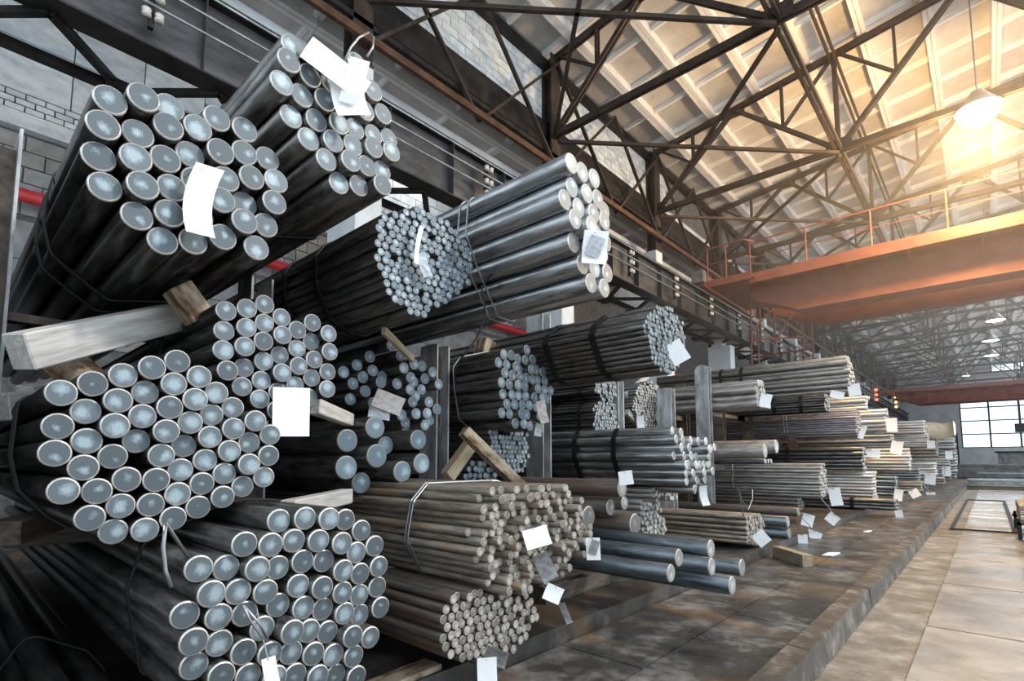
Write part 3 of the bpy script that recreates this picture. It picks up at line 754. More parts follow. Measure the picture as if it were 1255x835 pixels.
def listed(pts, F, dpx_at, dd, fill=True):
    """bar centres read from the photograph, laid on the plane x = -F; dpx_at = (u, v, diameter in px)"""
    p = pX(dpx_at[0], dpx_at[1], -F); r = dpx_at[2] / 2 * depth(p) / FPX
    P = np.array(face(dedupe(pts, dd), F))
    D = np.sqrt(((P[:, None] - P[None]) ** 2).sum(2)); np.fill_diagonal(D, 9)
    r = max(r, 0.5 * float(np.median(D.min(1)))) if fill else r
    if fill:                                    # bars hidden from view between the ones that show
        hl = hull(P); a = np.array(hl); y0, z0 = a.min(0); y1, z1 = a.max(0); P = [tuple(p) for p in P]
        for z in np.arange(z0, z1, r * 0.25):
            for y in np.arange(y0, y1, r * 0.25):
                if inside(hl, (y, z)) and min(math.hypot(y - q[0], z - q[1]) for q in P) > 1.78 * r: P.append((y, z))
    P = relax(P, 2 * r * 1.005)
    return P, r

# --- rack posts
XP = -4.2
POSTU = [(-24, 3.45, 'rack post with speckled paint beside the top tagged bar bundle'), (309, 2.93, 'pale rack post behind the round bars with hanging square tag'), (533, 2.70, 'wide grey rack post between loose bars and the stacked grey bars'),
         (660, 3.4, 'grey rack post behind the round-ended bar pack with worn tag'), (751, 2.75, 'weathered rack post just below the black strapped thin rod bundle'), (815, 2.8, 'weathered rack post beside the pale wire-thin rod bundle'), (861, 3.45, 'free-standing grey rack post with rounded open top')]
POSTS = []
def rack_post(y, top, label, x=XP, group=None, paint='rack_paint', light=False):
    o = thing('rack_post', label, 'rack post', (x, y, PLIN), group)
    hw, hy = 0.135, 0.075
    for s_ in (-1, 1):
        f = MB(); yy = y + s_ * hy
        # flange with a rounded top
        prof = [(-hw, PLIN), (hw, PLIN)] + [(hw * math.cos(a), top - hw + hw * math.sin(a)) if light else (hw * max(-1, min(1, 2.4 * math.cos(a))), top - 0.02 * abs(math.cos(a))) for a in np.linspace(0, math.pi, 9)]
        b = len(f.v)
        for t in (-0.008, 0.008):
            f.v += [Vector((x + a_, yy + t, z)) for a_, z in prof]
        k = len(prof)
        f.f.append(tuple(range(k))); f.f.append(tuple(range(k, 2 * k))[::-1]); f.mi += [0, 0]
        for i in range(k): j = (i + 1) % k; f.f.append((i, i + k, j + k, j)); f.mi.append(0)
        f.build('flange', paint, o)
    MB().box((x - 0.008, y - hy + 0.008, PLIN), (x + 0.008, y + hy - 0.008, top - 0.1)).build('web', 'rack_rust', o)
    MB().box((x - 0.2, y - 0.17, PLIN), (x + 0.2, y + 0.17, PLIN + 0.02)).build('base_plate', 'rack_rust', o)
    POSTS.append((o, x, y, top))
    return o
for u, top, lab in POSTU:
    rack_post(pX(u, 450, XP).y, top, lab, light=u == 861)

# --- A: top bundle with the long curved tag
A = crop([(446,397),(568,428),(640,402),(395,472),(515,500),(660,505),(730,478),(797,445),(883,500),(397,563),(515,585),(610,575),(715,592),(788,568),(868,567),(948,580),(437,667),(550,690),(640,670),(745,660),(820,660),(898,650),(977,662),(515,760),(637,760),(725,755),(892,727),(975,740),(830,765),(958,805),(775,715),(615,850),(725,865),(815,845),(900,848),(968,822)], 2.981, 0, 0)
P, r = listed(A, 2.5, (132, 158, 36.5), 20)
bundle('large bundle of round bars with long curved white tag, highest beside the speckled post', 2.5, P, r, 'black', straps=(0.95, 1.25), stag=0.025, sw=0.04)
# --- B
B = crop([(1080,183),(1060,233),(1035,325),(1135,285),(1090,405),(1150,495),(1200,577),(1245,650)], 2.981, 0, 0) + crop([(10,290),(10,235),(70,305),(95,215),(150,240),(230,340),(50,365),(140,330),(272,410),(15,440),(108,445),(205,410),(178,465),(237,483),(300,487),(25,497),(75,525),(160,525),(230,540),(293,557),(65,577),(140,588),(208,597),(268,615),(118,650),(190,668),(257,668)], 2.981, 380, 0)
P, r = listed(B, 2.4, (440, 160, 26.5), 15)
bundle('bundle of dark round bars under folded white sheets, resting on the pale rack post', 2.4, P, r, 'dark', straps=(0.8,), stag=0.02, sw=0.04)
# --- C
C_ = crop([(265,612),(370,577),(468,550),(560,525),(655,515),(345,680),(448,645),(535,615),(622,592),(722,568),(250,733),(348,787),(422,737),(530,698),(618,668),(697,642),(800,617),(603,750),(685,718),(778,690),(855,665),(912,712),(515,783),(757,768),(832,740),(677,798),(898,780),(965,762),(825,808),(240,823)], 2.981, 0, 280) + \
     crop([(337,50),(435,20),(592,5),(665,55),(755,20),(817,58),(893,30),(962,10),(262,122),(375,132),(472,90),(570,88),(645,132),(720,100),(792,143),(867,108),(940,80),(348,215),(455,175),(560,168),(715,172),(637,212),(435,260),(537,247)], 2.982, 0, 555)
P, r = listed(C_, 2.37, (150, 510, 31), 17)
bundle('wide bundle of round bars with blotched silver ends, above the bars with wire-tied tag', 2.37, P, r, 'black', straps=(0.75, 0.85), stag=0.03, sw=0.025)
# --- F: bundle with the square tag
Fb = crop([(835,312),(907,303),(957,297),(1035,328),(1142,345),(1200,385),(822,373),(900,370),(967,350),(1027,393),(1087,375),(1145,413),(1197,452),(817,443),(892,432),(963,417),(1035,457),(1087,440),(1146,482),(1198,525),(830,513),(902,502),(968,483),(1022,530),(1085,500),(1138,543),(1187,587),(895,567),(960,550),(1025,590),(1085,570),(957,615),(1140,615),(1005,655),(1070,640)], 2.981, 0, 280)
P, r = listed(Fb, 2.7, (330, 420, 23.5), 14)
bundle('bundle of round bars with plain square white tag, in front of the pale post', 2.7, P, r, 'black', straps=(0.85,), stag=0.02, sw=0.04)
# --- D
Db = crop([(1045,288),(1120,285),(1188,278),(1240,280),(910,362),(995,360),(1070,355),(1150,347),(1225,355),(765,450),(868,443),(948,435),(1020,423),(1108,425),(1182,410),(1240,447),(793,525),(887,510),(982,503),(1085,503),(1165,505),(1245,515),(722,595),(833,593),(930,577),(1028,568),(1098,572),(1183,577),(1240,590),(738,680),(830,683),(965,640),(1048,643),(1125,648),(1190,645),(1245,660),(905,715),(985,715),(1068,718),(1137,722),(1207,718),(757,763),(833,785),(920,795),(1020,790),(1080,790),(1150,787),(1218,778)], 2.982, 0, 555) + \
     crop([(45,370),(92,372),(140,405),(172,440),(20,428),(85,430),(132,465),(192,495),(40,480),(87,510),(147,520),(193,548),(28,558),(100,565),(153,578),(197,610),(42,618),(95,628),(147,638),(10,678),(47,678),(108,690),(165,685),(15,738),(62,740),(127,742),(20,800),(73,788),(120,795)], 2.493, 380, 500) + [(285, 845), (318, 848), (350, 845), (378, 846), (268, 836)]
P, r = listed(Db, 2.1, (345, 740, 30), 18)
bundle('lowest front bundle of round bars with ridged sawn ends and a wire-tied paper tag', 2.1, P, r, 'dark', straps=(0.55,), stag=0.07, sw=0.02)
# --- dark heap under C
Q = pack([(0.28, 0.26), (0.64, 0.26), (0.62, 0.62), (0.28, 0.70)], 0.055)
bundle('heap of dark oily bars lying on the black plinth under the front bundles', 2.35, Q, 0.055, 'black', straps=(1.1,), sw=0.03)
# --- the rack goes on towards -Y: neighbouring bundles there shade the gaps
for (z0, z1, F_, lab) in ((2.35, 3.0, 2.6, 'upper bundle of dark bars in the neighbouring rack bay'), (1.25, 1.95, 2.45, 'middle bundle of dark bars in the neighbouring rack bay'), (0.27, 0.95, 2.3, 'lowest bundle of dark bars in the neighbouring rack bay')):
    bundle(lab, F_, pack([(-1.1, z0), (-0.12, z0), (-0.12, z1), (-1.1, z1)], 0.07, 0.1, 0), 0.07, 'black', stag=0.03, n=12)
# --- E thin rods
E = [(462,275),(475,264),(492,258),(520,257),(538,265),(552,277),(572,300),(581,330),(572,352),(545,372),(515,388),(485,370),(470,345),(459,310)]
F_ = 2.8; r = 9.6 / 2 * depth(pX(520, 320, -F_)) / FPX
bundle('round thick bundle of thin rods with a sliver of paper stuck in its face', F_, pack(face(E, F_), r, 0.10, 0.02), r, 'plain', straps=(0.75, 1.25), stag=0.03)
# --- G thick tubes
G = [(697,188),(712,190),(735,228),(749,262),(750,345),(735,360),(722,340),(707,300),(693,240),(690,205)]
F_ = 2.08; r = 25 / 2 * depth(pX(715, 270, -F_)) / FPX
bundle('big bundle of thick smooth grey bars with a crumpled label, projecting furthest over the aisle', F_, pack(face(G, F_), r, 0.15, 0.0), r, 'tube', wires=(0.95, 1.05), stag=0.03, back=-8.1)
# --- H
H = [(793,388),(805,377),(822,377),(836,394),(840,415),(836,440),(826,456),(812,455),(800,440),(790,405)]
F_ = 2.2; r = 6.4 / 2 * depth(pX(815, 415, -F_)) / FPX
bundle('tight round bundle of thin rods with two heavy black straps and diamond-hung tag', F_, pack(face(H, F_), r, 0.10, 0.02), r, 'plain', straps=(0.55, 1.12), stag=0.02, sw=0.07)
# --- I
I_ = [(615,437),(640,424),(668,426),(679,450),(677,490),(664,520),(640,524),(618,508),(610,470)]
F_ = 3.42; r = 12.9 / 2 * depth(pX(645, 475, -F_)) / FPX
bundle('pack of pale-ended round bars with a worn tag against the grey post', F_, pack(face(I_, F_), r, 0.2, 0.06), r, 'plain', stag=0.04, wires=(0.6,))
# --- M thin and small loose pack in the same bay
F_ = 3.75; r = 6.4 / 2 * depth(pX(620, 553, -F_)) / FPX
bundle('small bundle of finger-thin rods behind the leaning timber', F_, pack(face([(599,524),(645,521),(648,560),(640,579),(620,578),(605,560)], F_), r, 0.2, 0.03), r, 'plain', stag=0.03)
F_ = 3.87; r = 7.6 / 2 * depth(pX(590, 580, -F_)) / FPX
bundle('little pack of short blue-ended rods under the leaning timber', F_, pack(face([(570,572),(586,566),(604,572),(610,592),(600,599),(572,599)], F_), r, 0.3, 0.08), r, 'plain', stag=0.04, L=3)
# --- N loose bars
Nn = crop([(293,518),(215,560),(190,583),(328,555),(238,607),(363,583),(325,605),(372,560),(130,613),(197,633),(282,628),(412,592),(452,617),(433,635),(345,637),(165,655),(240,655),(315,658),(383,652),(367,675),(468,660),(418,680),(200,685),(398,700),(162,712),(375,720),(432,725),(220,730),(457,752),(370,770),(405,768),(305,775),(348,797),(447,790),(420,808),(380,810)], 2.981, 380, 250)
F_ = 3.7
P, r = listed(Nn, F_, (485, 470, 14.5), 8, False)
me = rod_mesh('loose_bar', r, -F_ + 8.1, MAT3['plain'], 16)
for (y, z) in P:
    dx = random.gauss(0, 0.06)
    o = bpy.data.objects.new('loose_bar', me); COL.objects.link(o); o.location = (-F_ + dx, y, z); o.rotation_euler = (random.uniform(0, 6.28), 0, 0)
    tag(o, 'loose slim round bar in the untidy pile beside the wide grey post', 'steel bar', 'loose slim bars in the untidy pile')
    RODS.append((-F_ + dx, -8.1, y, z, r))
# --- P big bars
for (x, y, q) in ((200,60,37),(332,97,33),(115,100,38),(232,115,30),(205,147,39),(342,170,33),(283,195,35),(112,183,40),(157,230,35)):
    back_ = q == 30 or (x, y) == (157, 230)
    loose('thick_bar', 'very thick round bar with scored blue-grey end, under the loose slim bars', 'steel bar', 'very thick bars beside the wide grey post', 380 + x / 2.493, 500 + y / 2.493, 3.22 if not back_ else 3.42, q * 2 / 2.493 * 0.93, 'plain', n=28)
# --- J, K brown rods
F_ = 2.2; r = 10.3 / 2 * depth(pX(655, 660, -F_)) / FPX
bundle('brown rusty rod bundle with ragged ends and a looped wire, holding a tilted tag', F_, pack(face([(592,612),(612,600),(650,597),(690,598),(712,618),(720,650),(712,680),(690,702),(655,724),(612,727),(592,706),(583,665)], F_), r, 0.25, 0.04), r, 'brown', wires=(0.62, 0.65), stag=0.045, tight=False)
F_ = 2.25; r = 11.0 / 2 * depth(pX(600, 770, -F_)) / FPX
bundle('dull rod bundle lying on the plinth under the brown rusty rods', F_, pack(face([(548,738),(590,727),(655,730),(662,752),(640,788),(608,806),(572,814),(546,802),(542,765)], F_), r, 0.25, 0.03), r, 'dimbrown', stag=0.05, wires=(0.9,))
# --- H2 strapped thin bundles between posts
F_ = 4.0
for (pts, lab) in (([(729,452),(752,450),(756,486),(740,492),(730,480)], 'upper dark thin rod bundle tucked behind the weathered post'), ([(729,495),(754,491),(758,528),(742,533),(729,528)], 'lower dark thin rod bundle tucked behind the weathered post')):
    r = 5.0 / 2 * depth(pX(740, 490, -F_)) / FPX
    bundle(lab, F_, pack(face(pts, F_), r, 0.15, 0.02), r, 'black', straps=(0.25, 0.75))
# --- Q wire-thin pale bundle
F_ = 4.4; r = 3.8 / 2 * depth(pX(795, 495, -F_)) / FPX
bundle('pale wire-thin rod bundle framed between two weathered posts', F_, pack(face([(781,474),(795,467),(808,474),(814,492),(812,522),(798,530),(784,520),(775,498)], F_), r, 0.2, 0.04), r, 'thin', stag=0.02)
# --- L medium bars
F_ = 2.65; r = 11 / 2 * depth(pX(848, 560, -F_)) / FPX
bundle('smooth round bar bundle with two black straps, in front of the weathered posts', F_, pack(face([(832,528),(846,521),(864,530),(870,560),(868,590),(858,603),(842,594),(832,565)], F_), r, 0.2, 0.04), r, 'tube', straps=(0.85, 1.45), stag=0.06, sw=0.07, tight=False)
# --- R rusty thick bars
for (u, v, F_, d_, mt, lab) in ((763,599,2.5,22,'rusty','dark scaly round bar with dull end lying above the other scaly bars'), (749,622,2.62,20,'rusty','dark scaly round bar second in the pile, under the highest one'), (766,617,2.55,16.5,'rusty','dark scaly round bar half hidden behind its neighbours'),
                          (779,643,2.5,27,'rusty','thickest rust-red bar with a pale rim, at the bottom of the scaly pile'), (722,634,2.45,27,'rusty','stubby rust-red bar end next to the brown rods'), (737,600,3.05,20,'rusty','short dark bar with flat cut end beneath the strapped smooth bundle')):
    loose('scaly_bar', lab, 'steel bar', 'scaly rusty thick bars', u, v, F_, d_, mt)
# --- S irregular rods
F_ = 3.2; r = 6.3 / 2 * depth(pX(800, 640, -F_)) / FPX
bundle('untidy cluster of rough pale rods beside the rust-red bar', F_, pack(face([(786,618),(806,612),(817,640),(817,656),(795,660),(786,640)], F_), r, 0.4, 0.1), r, 'grey', stag=0.12)
F_ = 3.12; r = 6.0 / 2 * depth(pX(812, 608, -F_)) / FPX
bundle('flat layer of rough rods directly below the strapped smooth bundle', F_, pack(face([(799,602),(829,600),(830,612),(805,615)], F_), r, 0.3, 0.05), r, 'grey', stag=0.05)
# --- T floor bars
for (u, v, d_, F_, lab) in ((872,673,22.5,1.72,'thick blue-grey bar with flaking skin, highest of the low stack'), (833,684,22,1.66,'thick blue-grey bar lying right under the flaking one'), (823,703,22,1.60,'thick blue-grey bar with the shortest reach in the low stack'),
                       (873,695,22,1.66,'thick blue-grey bar in the middle of the low stack'), (910,696,21,1.70,'thick blue-grey bar reaching furthest past the low stack'), (898,718,23,1.58,'lowest thick blue-grey bar close above the platform')):
    loose('thick_bar', lab, 'steel bar', 'thick blue-grey bars of the low stack', u, v, F_, d_, 'blue', L=2.4, n=24)
# --- U
F_ = 2.58; r = 5.2 / 2 * depth(pX(925, 650, -F_)) / FPX
bundle('tan-topped thin rod bundle low on the plinth with a square white tag', F_, pack(face([(915,631),(930,630),(938,645),(937,662),(927,668),(916,664)], F_), r, 0.2, 0.05), r, 'brown', stag=0.06)
# --- W two big grey bars
loose('thick_bar', 'thick grey round bar with stencilled skin, lower one of the pair', 'steel bar', 'pair of thick grey bars', 938, 553, 3.17, 17.5, 'grey', n=24)
loose('thick_bar', 'thick grey round bar behind the stencilled one of the pair', 'steel bar', 'pair of thick grey bars', 952, 547.5, 3.3, 17, 'grey', n=24)

# --- bundles further along: (left px of the face, top, bottom, F, width, radius, material, label, straps, wires)
FAR = [
 (1038,434,478,2.6,.75,.068,'grey','long grey-brown bar bundle with two black straps, topmost before the crane ladder',(3.3,2.7),()),
 (927,463,497,3.25,.6,.075,'grey','short heavy-bar bundle with a white tag, next to the rounded post',(),()),
 (1010,482,503,3.0,.6,.035,'black','dark thin rod bundle with straps under the topmost grey-brown bundle',(.55,1.2),()),
 (1048,501,534,2.6,.7,.034,'purple','mauve-grey thin rod bundle tied with a twisted wire',(),(1.7,1.78)),
 (1056,549,577,2.6,.6,.06,'dark','dark bar bundle with two black straps under the mauve-grey rods',(1.9,2.3),()),
 (1004,568,611,2.6,.6,.036,'grey','neat grey thin rod bundle tied with wire, square-cut end',(),(1.75,)),
 (1069,577,610,2.45,.6,.05,'bright','bar bundle with orange top bars and bluish sides beside the neat grey rods',(),()),
 (977,613,627,3.0,.45,.036,'rusty','dark rod bundle in the shade under the neat grey rods',(),()),
 (938,563,569,3.22,.4,.05,'blue','thin layer of bluish bars beneath the pair of thick grey bars',(),()),
 (1060,484,501,2.7,.55,.06,'bright','small stack of bright bars with two white tags near the crane rail',(),()),
 (1085,500,527,2.5,.6,.07,'bright','bright heavy bar bundle behind the mauve-grey rods',(),()),
 (1092,531,548,2.4,.7,.05,'grey','grey bar bundle under the bright heavy bars',(),()),
 (1113,548,577,2.3,.6,.07,'bright','pale bar bundle with a big white tag on top',(),()),
 (1125,574,591,2.2,.5,.06,'blue','bluish bar bundle with black strap below the pale tagged one',(1.6,),()),
 (1097,585,609,2.3,.5,.06,'blue','steel bar bundle with bluish shine beside the orange-topped bars',(),()),
 (1098,611,627,1.8,.4,.05,'dark','low dark bar bundle with a black strap close to the platform',(.95,),()),
 (1132,516,530,2.3,.7,.07,'bright','upper tan-edged bar stack before the wrapped pack',(),()),
 (1137,532,547,2.2,.6,.06,'bright','lower tan-edged bar stack before the wrapped pack',(),()),
 (1129,590,605,2.1,.5,.06,'brown','brownish bar bundle low on the distant racks',(),()),
 (1146,539,560,2.0,1.5,.09,'brown','dark brown bar stack under the wrapped pack',(),()),
 (1146,566,583,2.0,.6,.07,'bright','orange-edged bar bundle on the distant racks',(),()),
 (1157,586,600,1.9,.6,.07,'brown','short tan bar bundle near the end of the kerb',(),()),
 (1163,562,600,2.0,.8,.09,'grey','grey bar stack furthest down the racks',(),()),
 (1172,552,600,2.2,1.2,.13,'grey','far grey bar stack near the end wall',(),()),
 (1169,534,600,1.8,.8,.12,'grey','tall grey bar stack behind the wrapped pack',(),()),
 (1176,570,584,2.0,1.2,.10,'grey','far low grey bar stack near the end wall',(),()),
]
FARO = []
for (u, va, vb, F_, wy, r, mt, lab, st_, wi) in FAR:
    a, b = pX(u, va, -F_), pX(u, vb, -F_); y0 = a.y; h = a.z - b.z; zb_ = b.z
    if zb_ < PLIN + 0.03: zb_ = PLIN + 0.03
    poly = []
    for k in range(20):
        t = 2 * math.pi * k / 20; ct, st2 = math.cos(t), math.sin(t)
        poly.append((y0 + wy / 2 + wy / 2 * math.copysign(abs(ct) ** 0.55, ct), (zb_ + a.z) / 2 + (a.z - zb_) / 2 * math.copysign(abs(st2) ** 0.55, st2)))
    P = pack(poly, r, 0.12, 0.02)
    if len(P) < 2:
        P = np.array([(y0 + r * 1.02 + 2.04 * r * k, (a.z + zb_) / 2) for k in range(max(3, int(wy / (2 * r))))])
    FARO.append(bundle(lab, F_, P, r, mt, straps=st_, wires=wi, stag=0.05, back=-8.0, n=12 if r > 0.04 else 8, sw=0.09))
# big dark bars and ragged coil ends under V
for (u, v, d_, lab) in ((966,640,14,'upper thick blue bar beside the tan-topped rods'), (968,655,14,'lower thick blue bar beside the tan-topped rods'), (979,628,11,'rust-brown bar poking out above the thick blue bars')):
    loose('thick_bar', lab, 'steel bar', 'thick bars beside the tan-topped rods', u, v, 2.5 if d_ > 12 else 2.4, d_, 'blue' if d_ > 12 else 'rusty', n=18)

# --- posts of the distant racks and inner posts, stood where no bar passes
def free(x, y, top): return not any(xb < x + .15 and xa > x - .15 and abs(yy - y) < 0.1 + r and z - r < top for (xa, xb, yy, z, r) in RODS)
for k in range(1, 16):
    for dy in (0, .25, -.25, .5, -.5, .7, -.7):
        y = POSTS[6][2] + 1.72 * k + dy
        if free(XP - 1.0, y, 3.3): rack_post(y, 3.3, 'rusty rack post among the crowded bundles of the distant racks', XP - 1.0, 'posts of the distant racks', 'rack_rust'); break
for (o_, x_, y_, t_) in list(POSTS[:7]):
    if free(-6.9, y_, t_ - .35): rack_post(y_, t_ - 0.35, 'inner rusty rack post deep between the stored bars', -6.9, 'inner rack posts', 'rack_rust')
# --- yellowish plastic-wrapped pack
q0 = pX(1136, 518, -2.3); q1 = pX(1136, 538, -2.3)
o = MB()
prof = [(0, 0), (0.55, 0.05), (1.0, 0.0), (1.08, 0.35), (1.3, 0.95), (0.6, 1.0), (-0.15, 0.96), (-0.05, 0.4)]
hh = q0.z - q1.z
rings = []
for i, x in enumerate((-1.25, -1.6, -2.1, -2.8, -3.6, -4.4)):
    b = len(o.v)
    for (a_, c_) in prof: o.v.append(Vector((x, q0.y + a_ * 2.2 + random.uniform(-.06, .06), q1.z + (c_ - 0.5) * hh * ((1.15, 0.85, 1.0, 0.95, 1.0, 0.95)[i]) + 0.5 * hh + (0.3 * hh if i == 0 and c_ < 0.5 else 0) + random.uniform(-.04, .04))))
    rings.append(b)
for a_, c_ in zip(rings, rings[1:]):
    for k in range(8): o.f.append((a_ + k, a_ + (k + 1) % 8, c_ + (k + 1) % 8, c_ + k)); o.mi.append(0)
o.f.append(tuple(rings[0] + k for k in range(8))); o.f.append(tuple(rings[-1] + k for k in range(8))[::-1]); o.mi += [0, 0]
tag(o.build('wrapped_pack', 'plastic_film', smooth=True), 'cream plastic-wrapped pack on top of the distant bar stacks', 'pack')

# --- rack arms under the bundles
def blocked(x, y0, y1, z0, z1):
    for (xa, xb, y, z, r) in RODS:
        if xb < x + 0.06 and xa > x - 0.06:
            dy = max(y0 - y, 0, y - y1); dz = max(z0 - z, 0, z - z1)
            if dy * dy + dz * dz < (r - 0.002) ** 2: return True
    return False
allb = [o for o in bpy.data.objects if o.get('category') == 'bar bundle']
for b in allb:
    ys = [c.location.y + b.location.y for c in b.children if c.name.startswith('steel_bar')]
    zmin = b['zmin']; del b['zmin']
    y0, y1 = min(ys), max(ys)
    if zmin < PLIN + 0.06: continue
    for (po, px_, py, top) in POSTS:
        if abs(py - (y0 + y1) / 2) < 1.9 and top > zmin - 0.02:
            s_ = 1 if (y0 + y1) / 2 > py else -1
            ya = py + s_ * 0.08; yb = y1 if s_ > 0 else y0
            if (yb - ya) * s_ < 0.1 : continue
            for hgt in (0.10, 0.05):
                lo, hi = min(ya, yb), max(ya, yb)
                if not blocked(px_, lo, hi, zmin - hgt, zmin - 0.001):
                    MB().box((px_ - 0.05, lo, zmin - hgt), (px_ + 0.05, hi, zmin - 0.001)).build('arm', 'rack_rust', po); break

# --- timber dunnage
def timber(p, q, w, h, mat, label, group=None, up=(0, 0, 1), name='timber'):
    p, q = Vector(p), Vector(q); L = (q - p).length
    s = MB(); s.beam((0, 0, 0), (L, 0, 0), w, h)
    o = s.build(name, mat); d = (q - p).normalized(); u = Vector(up)
    a = u.cross(d).normalized(); b = d.cross(a)
    o.matrix_world = Matrix((( d.x, a.x, b.x, p.x), (d.y, a.y, b.y, p.y), (d.z, a.z, b.z, p.z), (0, 0, 0, 1)))
    bv = o.modifiers.new('edge', 'BEVEL'); bv.width = 0.006; bv.segments = 1
    return tag(o, label, 'timber', group)
timber(pX(22, 432, -2.75), pX(232, 385, -3.3), 0.10, 0.145, 'wood_grey', 'long grey planed timber wedged under the highest tagged bundle')
timber(pX(216, 352, -3.0), pX(246, 392, -3.0), 0.13, 0.12, 'wood_stained', 'short upright wood block under the highest tagged bundle')
timber(pX(75, 440, -3.2), pX(108, 470, -3.0), 0.13, 0.12, 'wood_stained', 'rust-stained timber offcut beneath the long planed timber')
timber(pX(30, 485, -3.6), pX(130, 470, -4.2), 0.08, 0.1, 'wood_grey', 'weathered grey lath behind the rust-stained offcut')
timber(pX(0, 500, -3.5), pX(75, 490, -3.7), 0.1, 0.13, 'wood_grey', 'pale timber end poking out over the wide blotched bundle')
timber(pX(385, 498, -2.85), pX(428, 515, -3.4), 0.07, 0.09, 'wood_grey', 'pale wooden lath beside the plain square tag')
timber(pX(352, 625, -2.5), pX(425, 608, -3.0), 0.08, 0.09, 'wood_grey', 'pale wooden wedge below the very thick bars')
timber(pX(470, 405, -3.2), pX(505, 440, -3.6), 0.04, 0.06, 'wood_tan', 'thin brown stick leaning above the loose slim bars')
timber(pX(568, 528, -3.5), pX(640, 598, -3.35), 0.10, 0.10, 'wood_stained', 'splintered timber leaning across the small rod packs')
timber(pX(548, 585, -3.7), pX(580, 540, -3.7), 0.1, 0.12, 'wood_tan', 'rough timber brace behind the splintered timber')
timber(pX(592, 437, -4.25), pX(596, 418, -4.25), 0.17, 0.17, 'wood_stained', 'small cubic wood spacer on the pale-ended bar pack')
timber(pX(766, 485, -4.6), pX(800, 455, -4.6), 0.07, 0.09, 'wood_grey', 'pale batten leaning above the wire-thin bundle')
timber(pX(768, 505, -4.5), pX(800, 540, -4.5), 0.08, 0.1, 'wood_grey', 'grey batten under the wire-thin bundle')
timber(pZ(952, 676, 0.2) + Vector((0, 0, -.0)), pZ(990, 688, 0.2), 0.14, 0.16, 'wood_tan', 'short wooden sleeper lying on the platform with speckled paint')
timber((-3.6, 0.26, 1.13), (-3.6, 1.3, 1.13), 0.1, 0.1, 'wood_dark', 'dark bearer timber beneath the wide blotched bundle')
timber((-2.56, 1.55, PLIN + 0.018), (-2.60, 2.15, PLIN + 0.018), 0.16, 0.035, 'wood_stained', 'orange-brown board on the edge of the black plinth', up=(0, 0, 1))
timber((-3.0, 3.7, PLIN + 0.075), (-3.0, 4.75, PLIN + 0.075), 0.1, 0.15, 'wood_dark', 'dark bearer under the low stack of thick blue-grey bars')
timber((-3.5, 3.35, PLIN + 0.075), (-3.5, 4.75, PLIN + 0.075), 0.1, 0.15, 'wood_dark', 'inner bearer under the low stack of thick blue-grey bars')
timber(pX(2, 655, -3.0), pX(85, 630, -3.6), 0.12, 0.1, 'wood_dark', 'dark worn timber in the gloom under the wide blotched bundle')

timber((-3.4, 3.62, 0.83), (-3.4, 4.95, 0.83), 0.1, 0.09, 'wood_dark', 'dark bearer timber beneath the scaly rusty bars')
# --- paper and metal tags
def snap(p):
    """nearest point just inside the skin of a bar, a little behind its sawn end"""
    best = None
    for (xa, xb, y, z, r) in RODS:
        x = max(xb + 0.05, min(p.x, xa - 0.04)); a = Vector((x, y, z)); d = (p - a).length - r
        if best is None or d < best[0]: best = (d, a, r)
    d, a, r = best; w = p - a; w.x = 0
    return a + (w.normalized() if w.length > 1e-6 else Vector((0, 0, 1))) * (r * 0.96)
def paper(u, v, F_, w, h, label, rot=0, yaw=0, mat='tag_paper', bend=0.0, wire=(0, -14), name='paper_tag', tilt=0, curl=0):
    """a thin curled card hung on wire; it faces the aisle side, size from its px size at that distance"""
    c = pX(u, v, -F_); k = depth(c) / FPX; w *= k; h *= k
    n = (CAMP - c); n.z = 0; n.normalize(); n = Matrix.Rotation(math.radians(yaw), 3, 'Z') @ n
    n = (n + Vector((0, 0, tilt))).normalized()
    ax = Vector((0, 0, 1)).cross(n).normalized(); ay = n.cross(ax)
    R = Matrix.Rotation(math.radians(rot), 3, n); ax, ay = R @ ax, R @ ay
    o = thing(name, label, 'tag', tuple(c))
    s = MB(); m_ = 7
    for t in (0, 0.0016):
        for i in range(m_):
            f = i / (m_ - 1) - 0.5
            for x in (-0.5, 0.5):
                s.v.append(c + ax * (x * w) + ay * (f * h) + n * (bend * h * (0.25 - f * f) * -2 + t) + ax * ((bend * 0.5 + curl * 2) * h * f * f))
    q = 2 * m_
    for i in range(m_ - 1):
        a = 2 * i
        s.f += [(a, a + 1, a + 3, a + 2), (q + a, q + a + 2, q + a + 3, q + a + 1), (a, a + 2, q + a + 2, q + a), (a + 1, q + a + 1, q + a + 3, a + 3)]; s.mi += [0] * 4
    s.f += [(0, q, q + 1, 1), (q - 2, q - 1, 2 * q - 1, 2 * q - 2)]; s.mi += [0, 0]
    s.build('sheet', mat, o)
    top = c + ay * (h * 0.42) + n * (bend * h * (0.25 - 0.1764) * -2 + 0.003)
    if wire:
        e = snap(top + RGT * (wire[0] * k) - Vector((0, 0, 1)) * (wire[1] * k))
        mid = (top + e) / 2 + n * 0.02
        rw = max(0.003, 0.5 * k)
        MB().tube([top, mid, e], rw, 5).build('wire', 'wire', o)
    return o
paper(243, 243, 2.40, 31, 90, 'long curved white paper tag on the highest bundle beside the speckled post', -4, 0, bend=0.2, curl=0.13)
paper(412, 85, 2.30, 78, 34, 'wide folded white sheet over the bundle on the pale post', -24, 10, bend=0.2, wire=None, name='paper_sheet')
paper(436, 100, 2.27, 24, 60, 'narrow white sheet standing up from a wire loop on the bar bundle', -12, -10, bend=-0.2, wire=None, name='paper_sheet')
paper(428, 118, 2.29, 40, 48, 'crumpled translucent white wrapper hanging under the folded sheet', 14, 0, 'tag_paper', 0.3, None, 'paper_sheet')
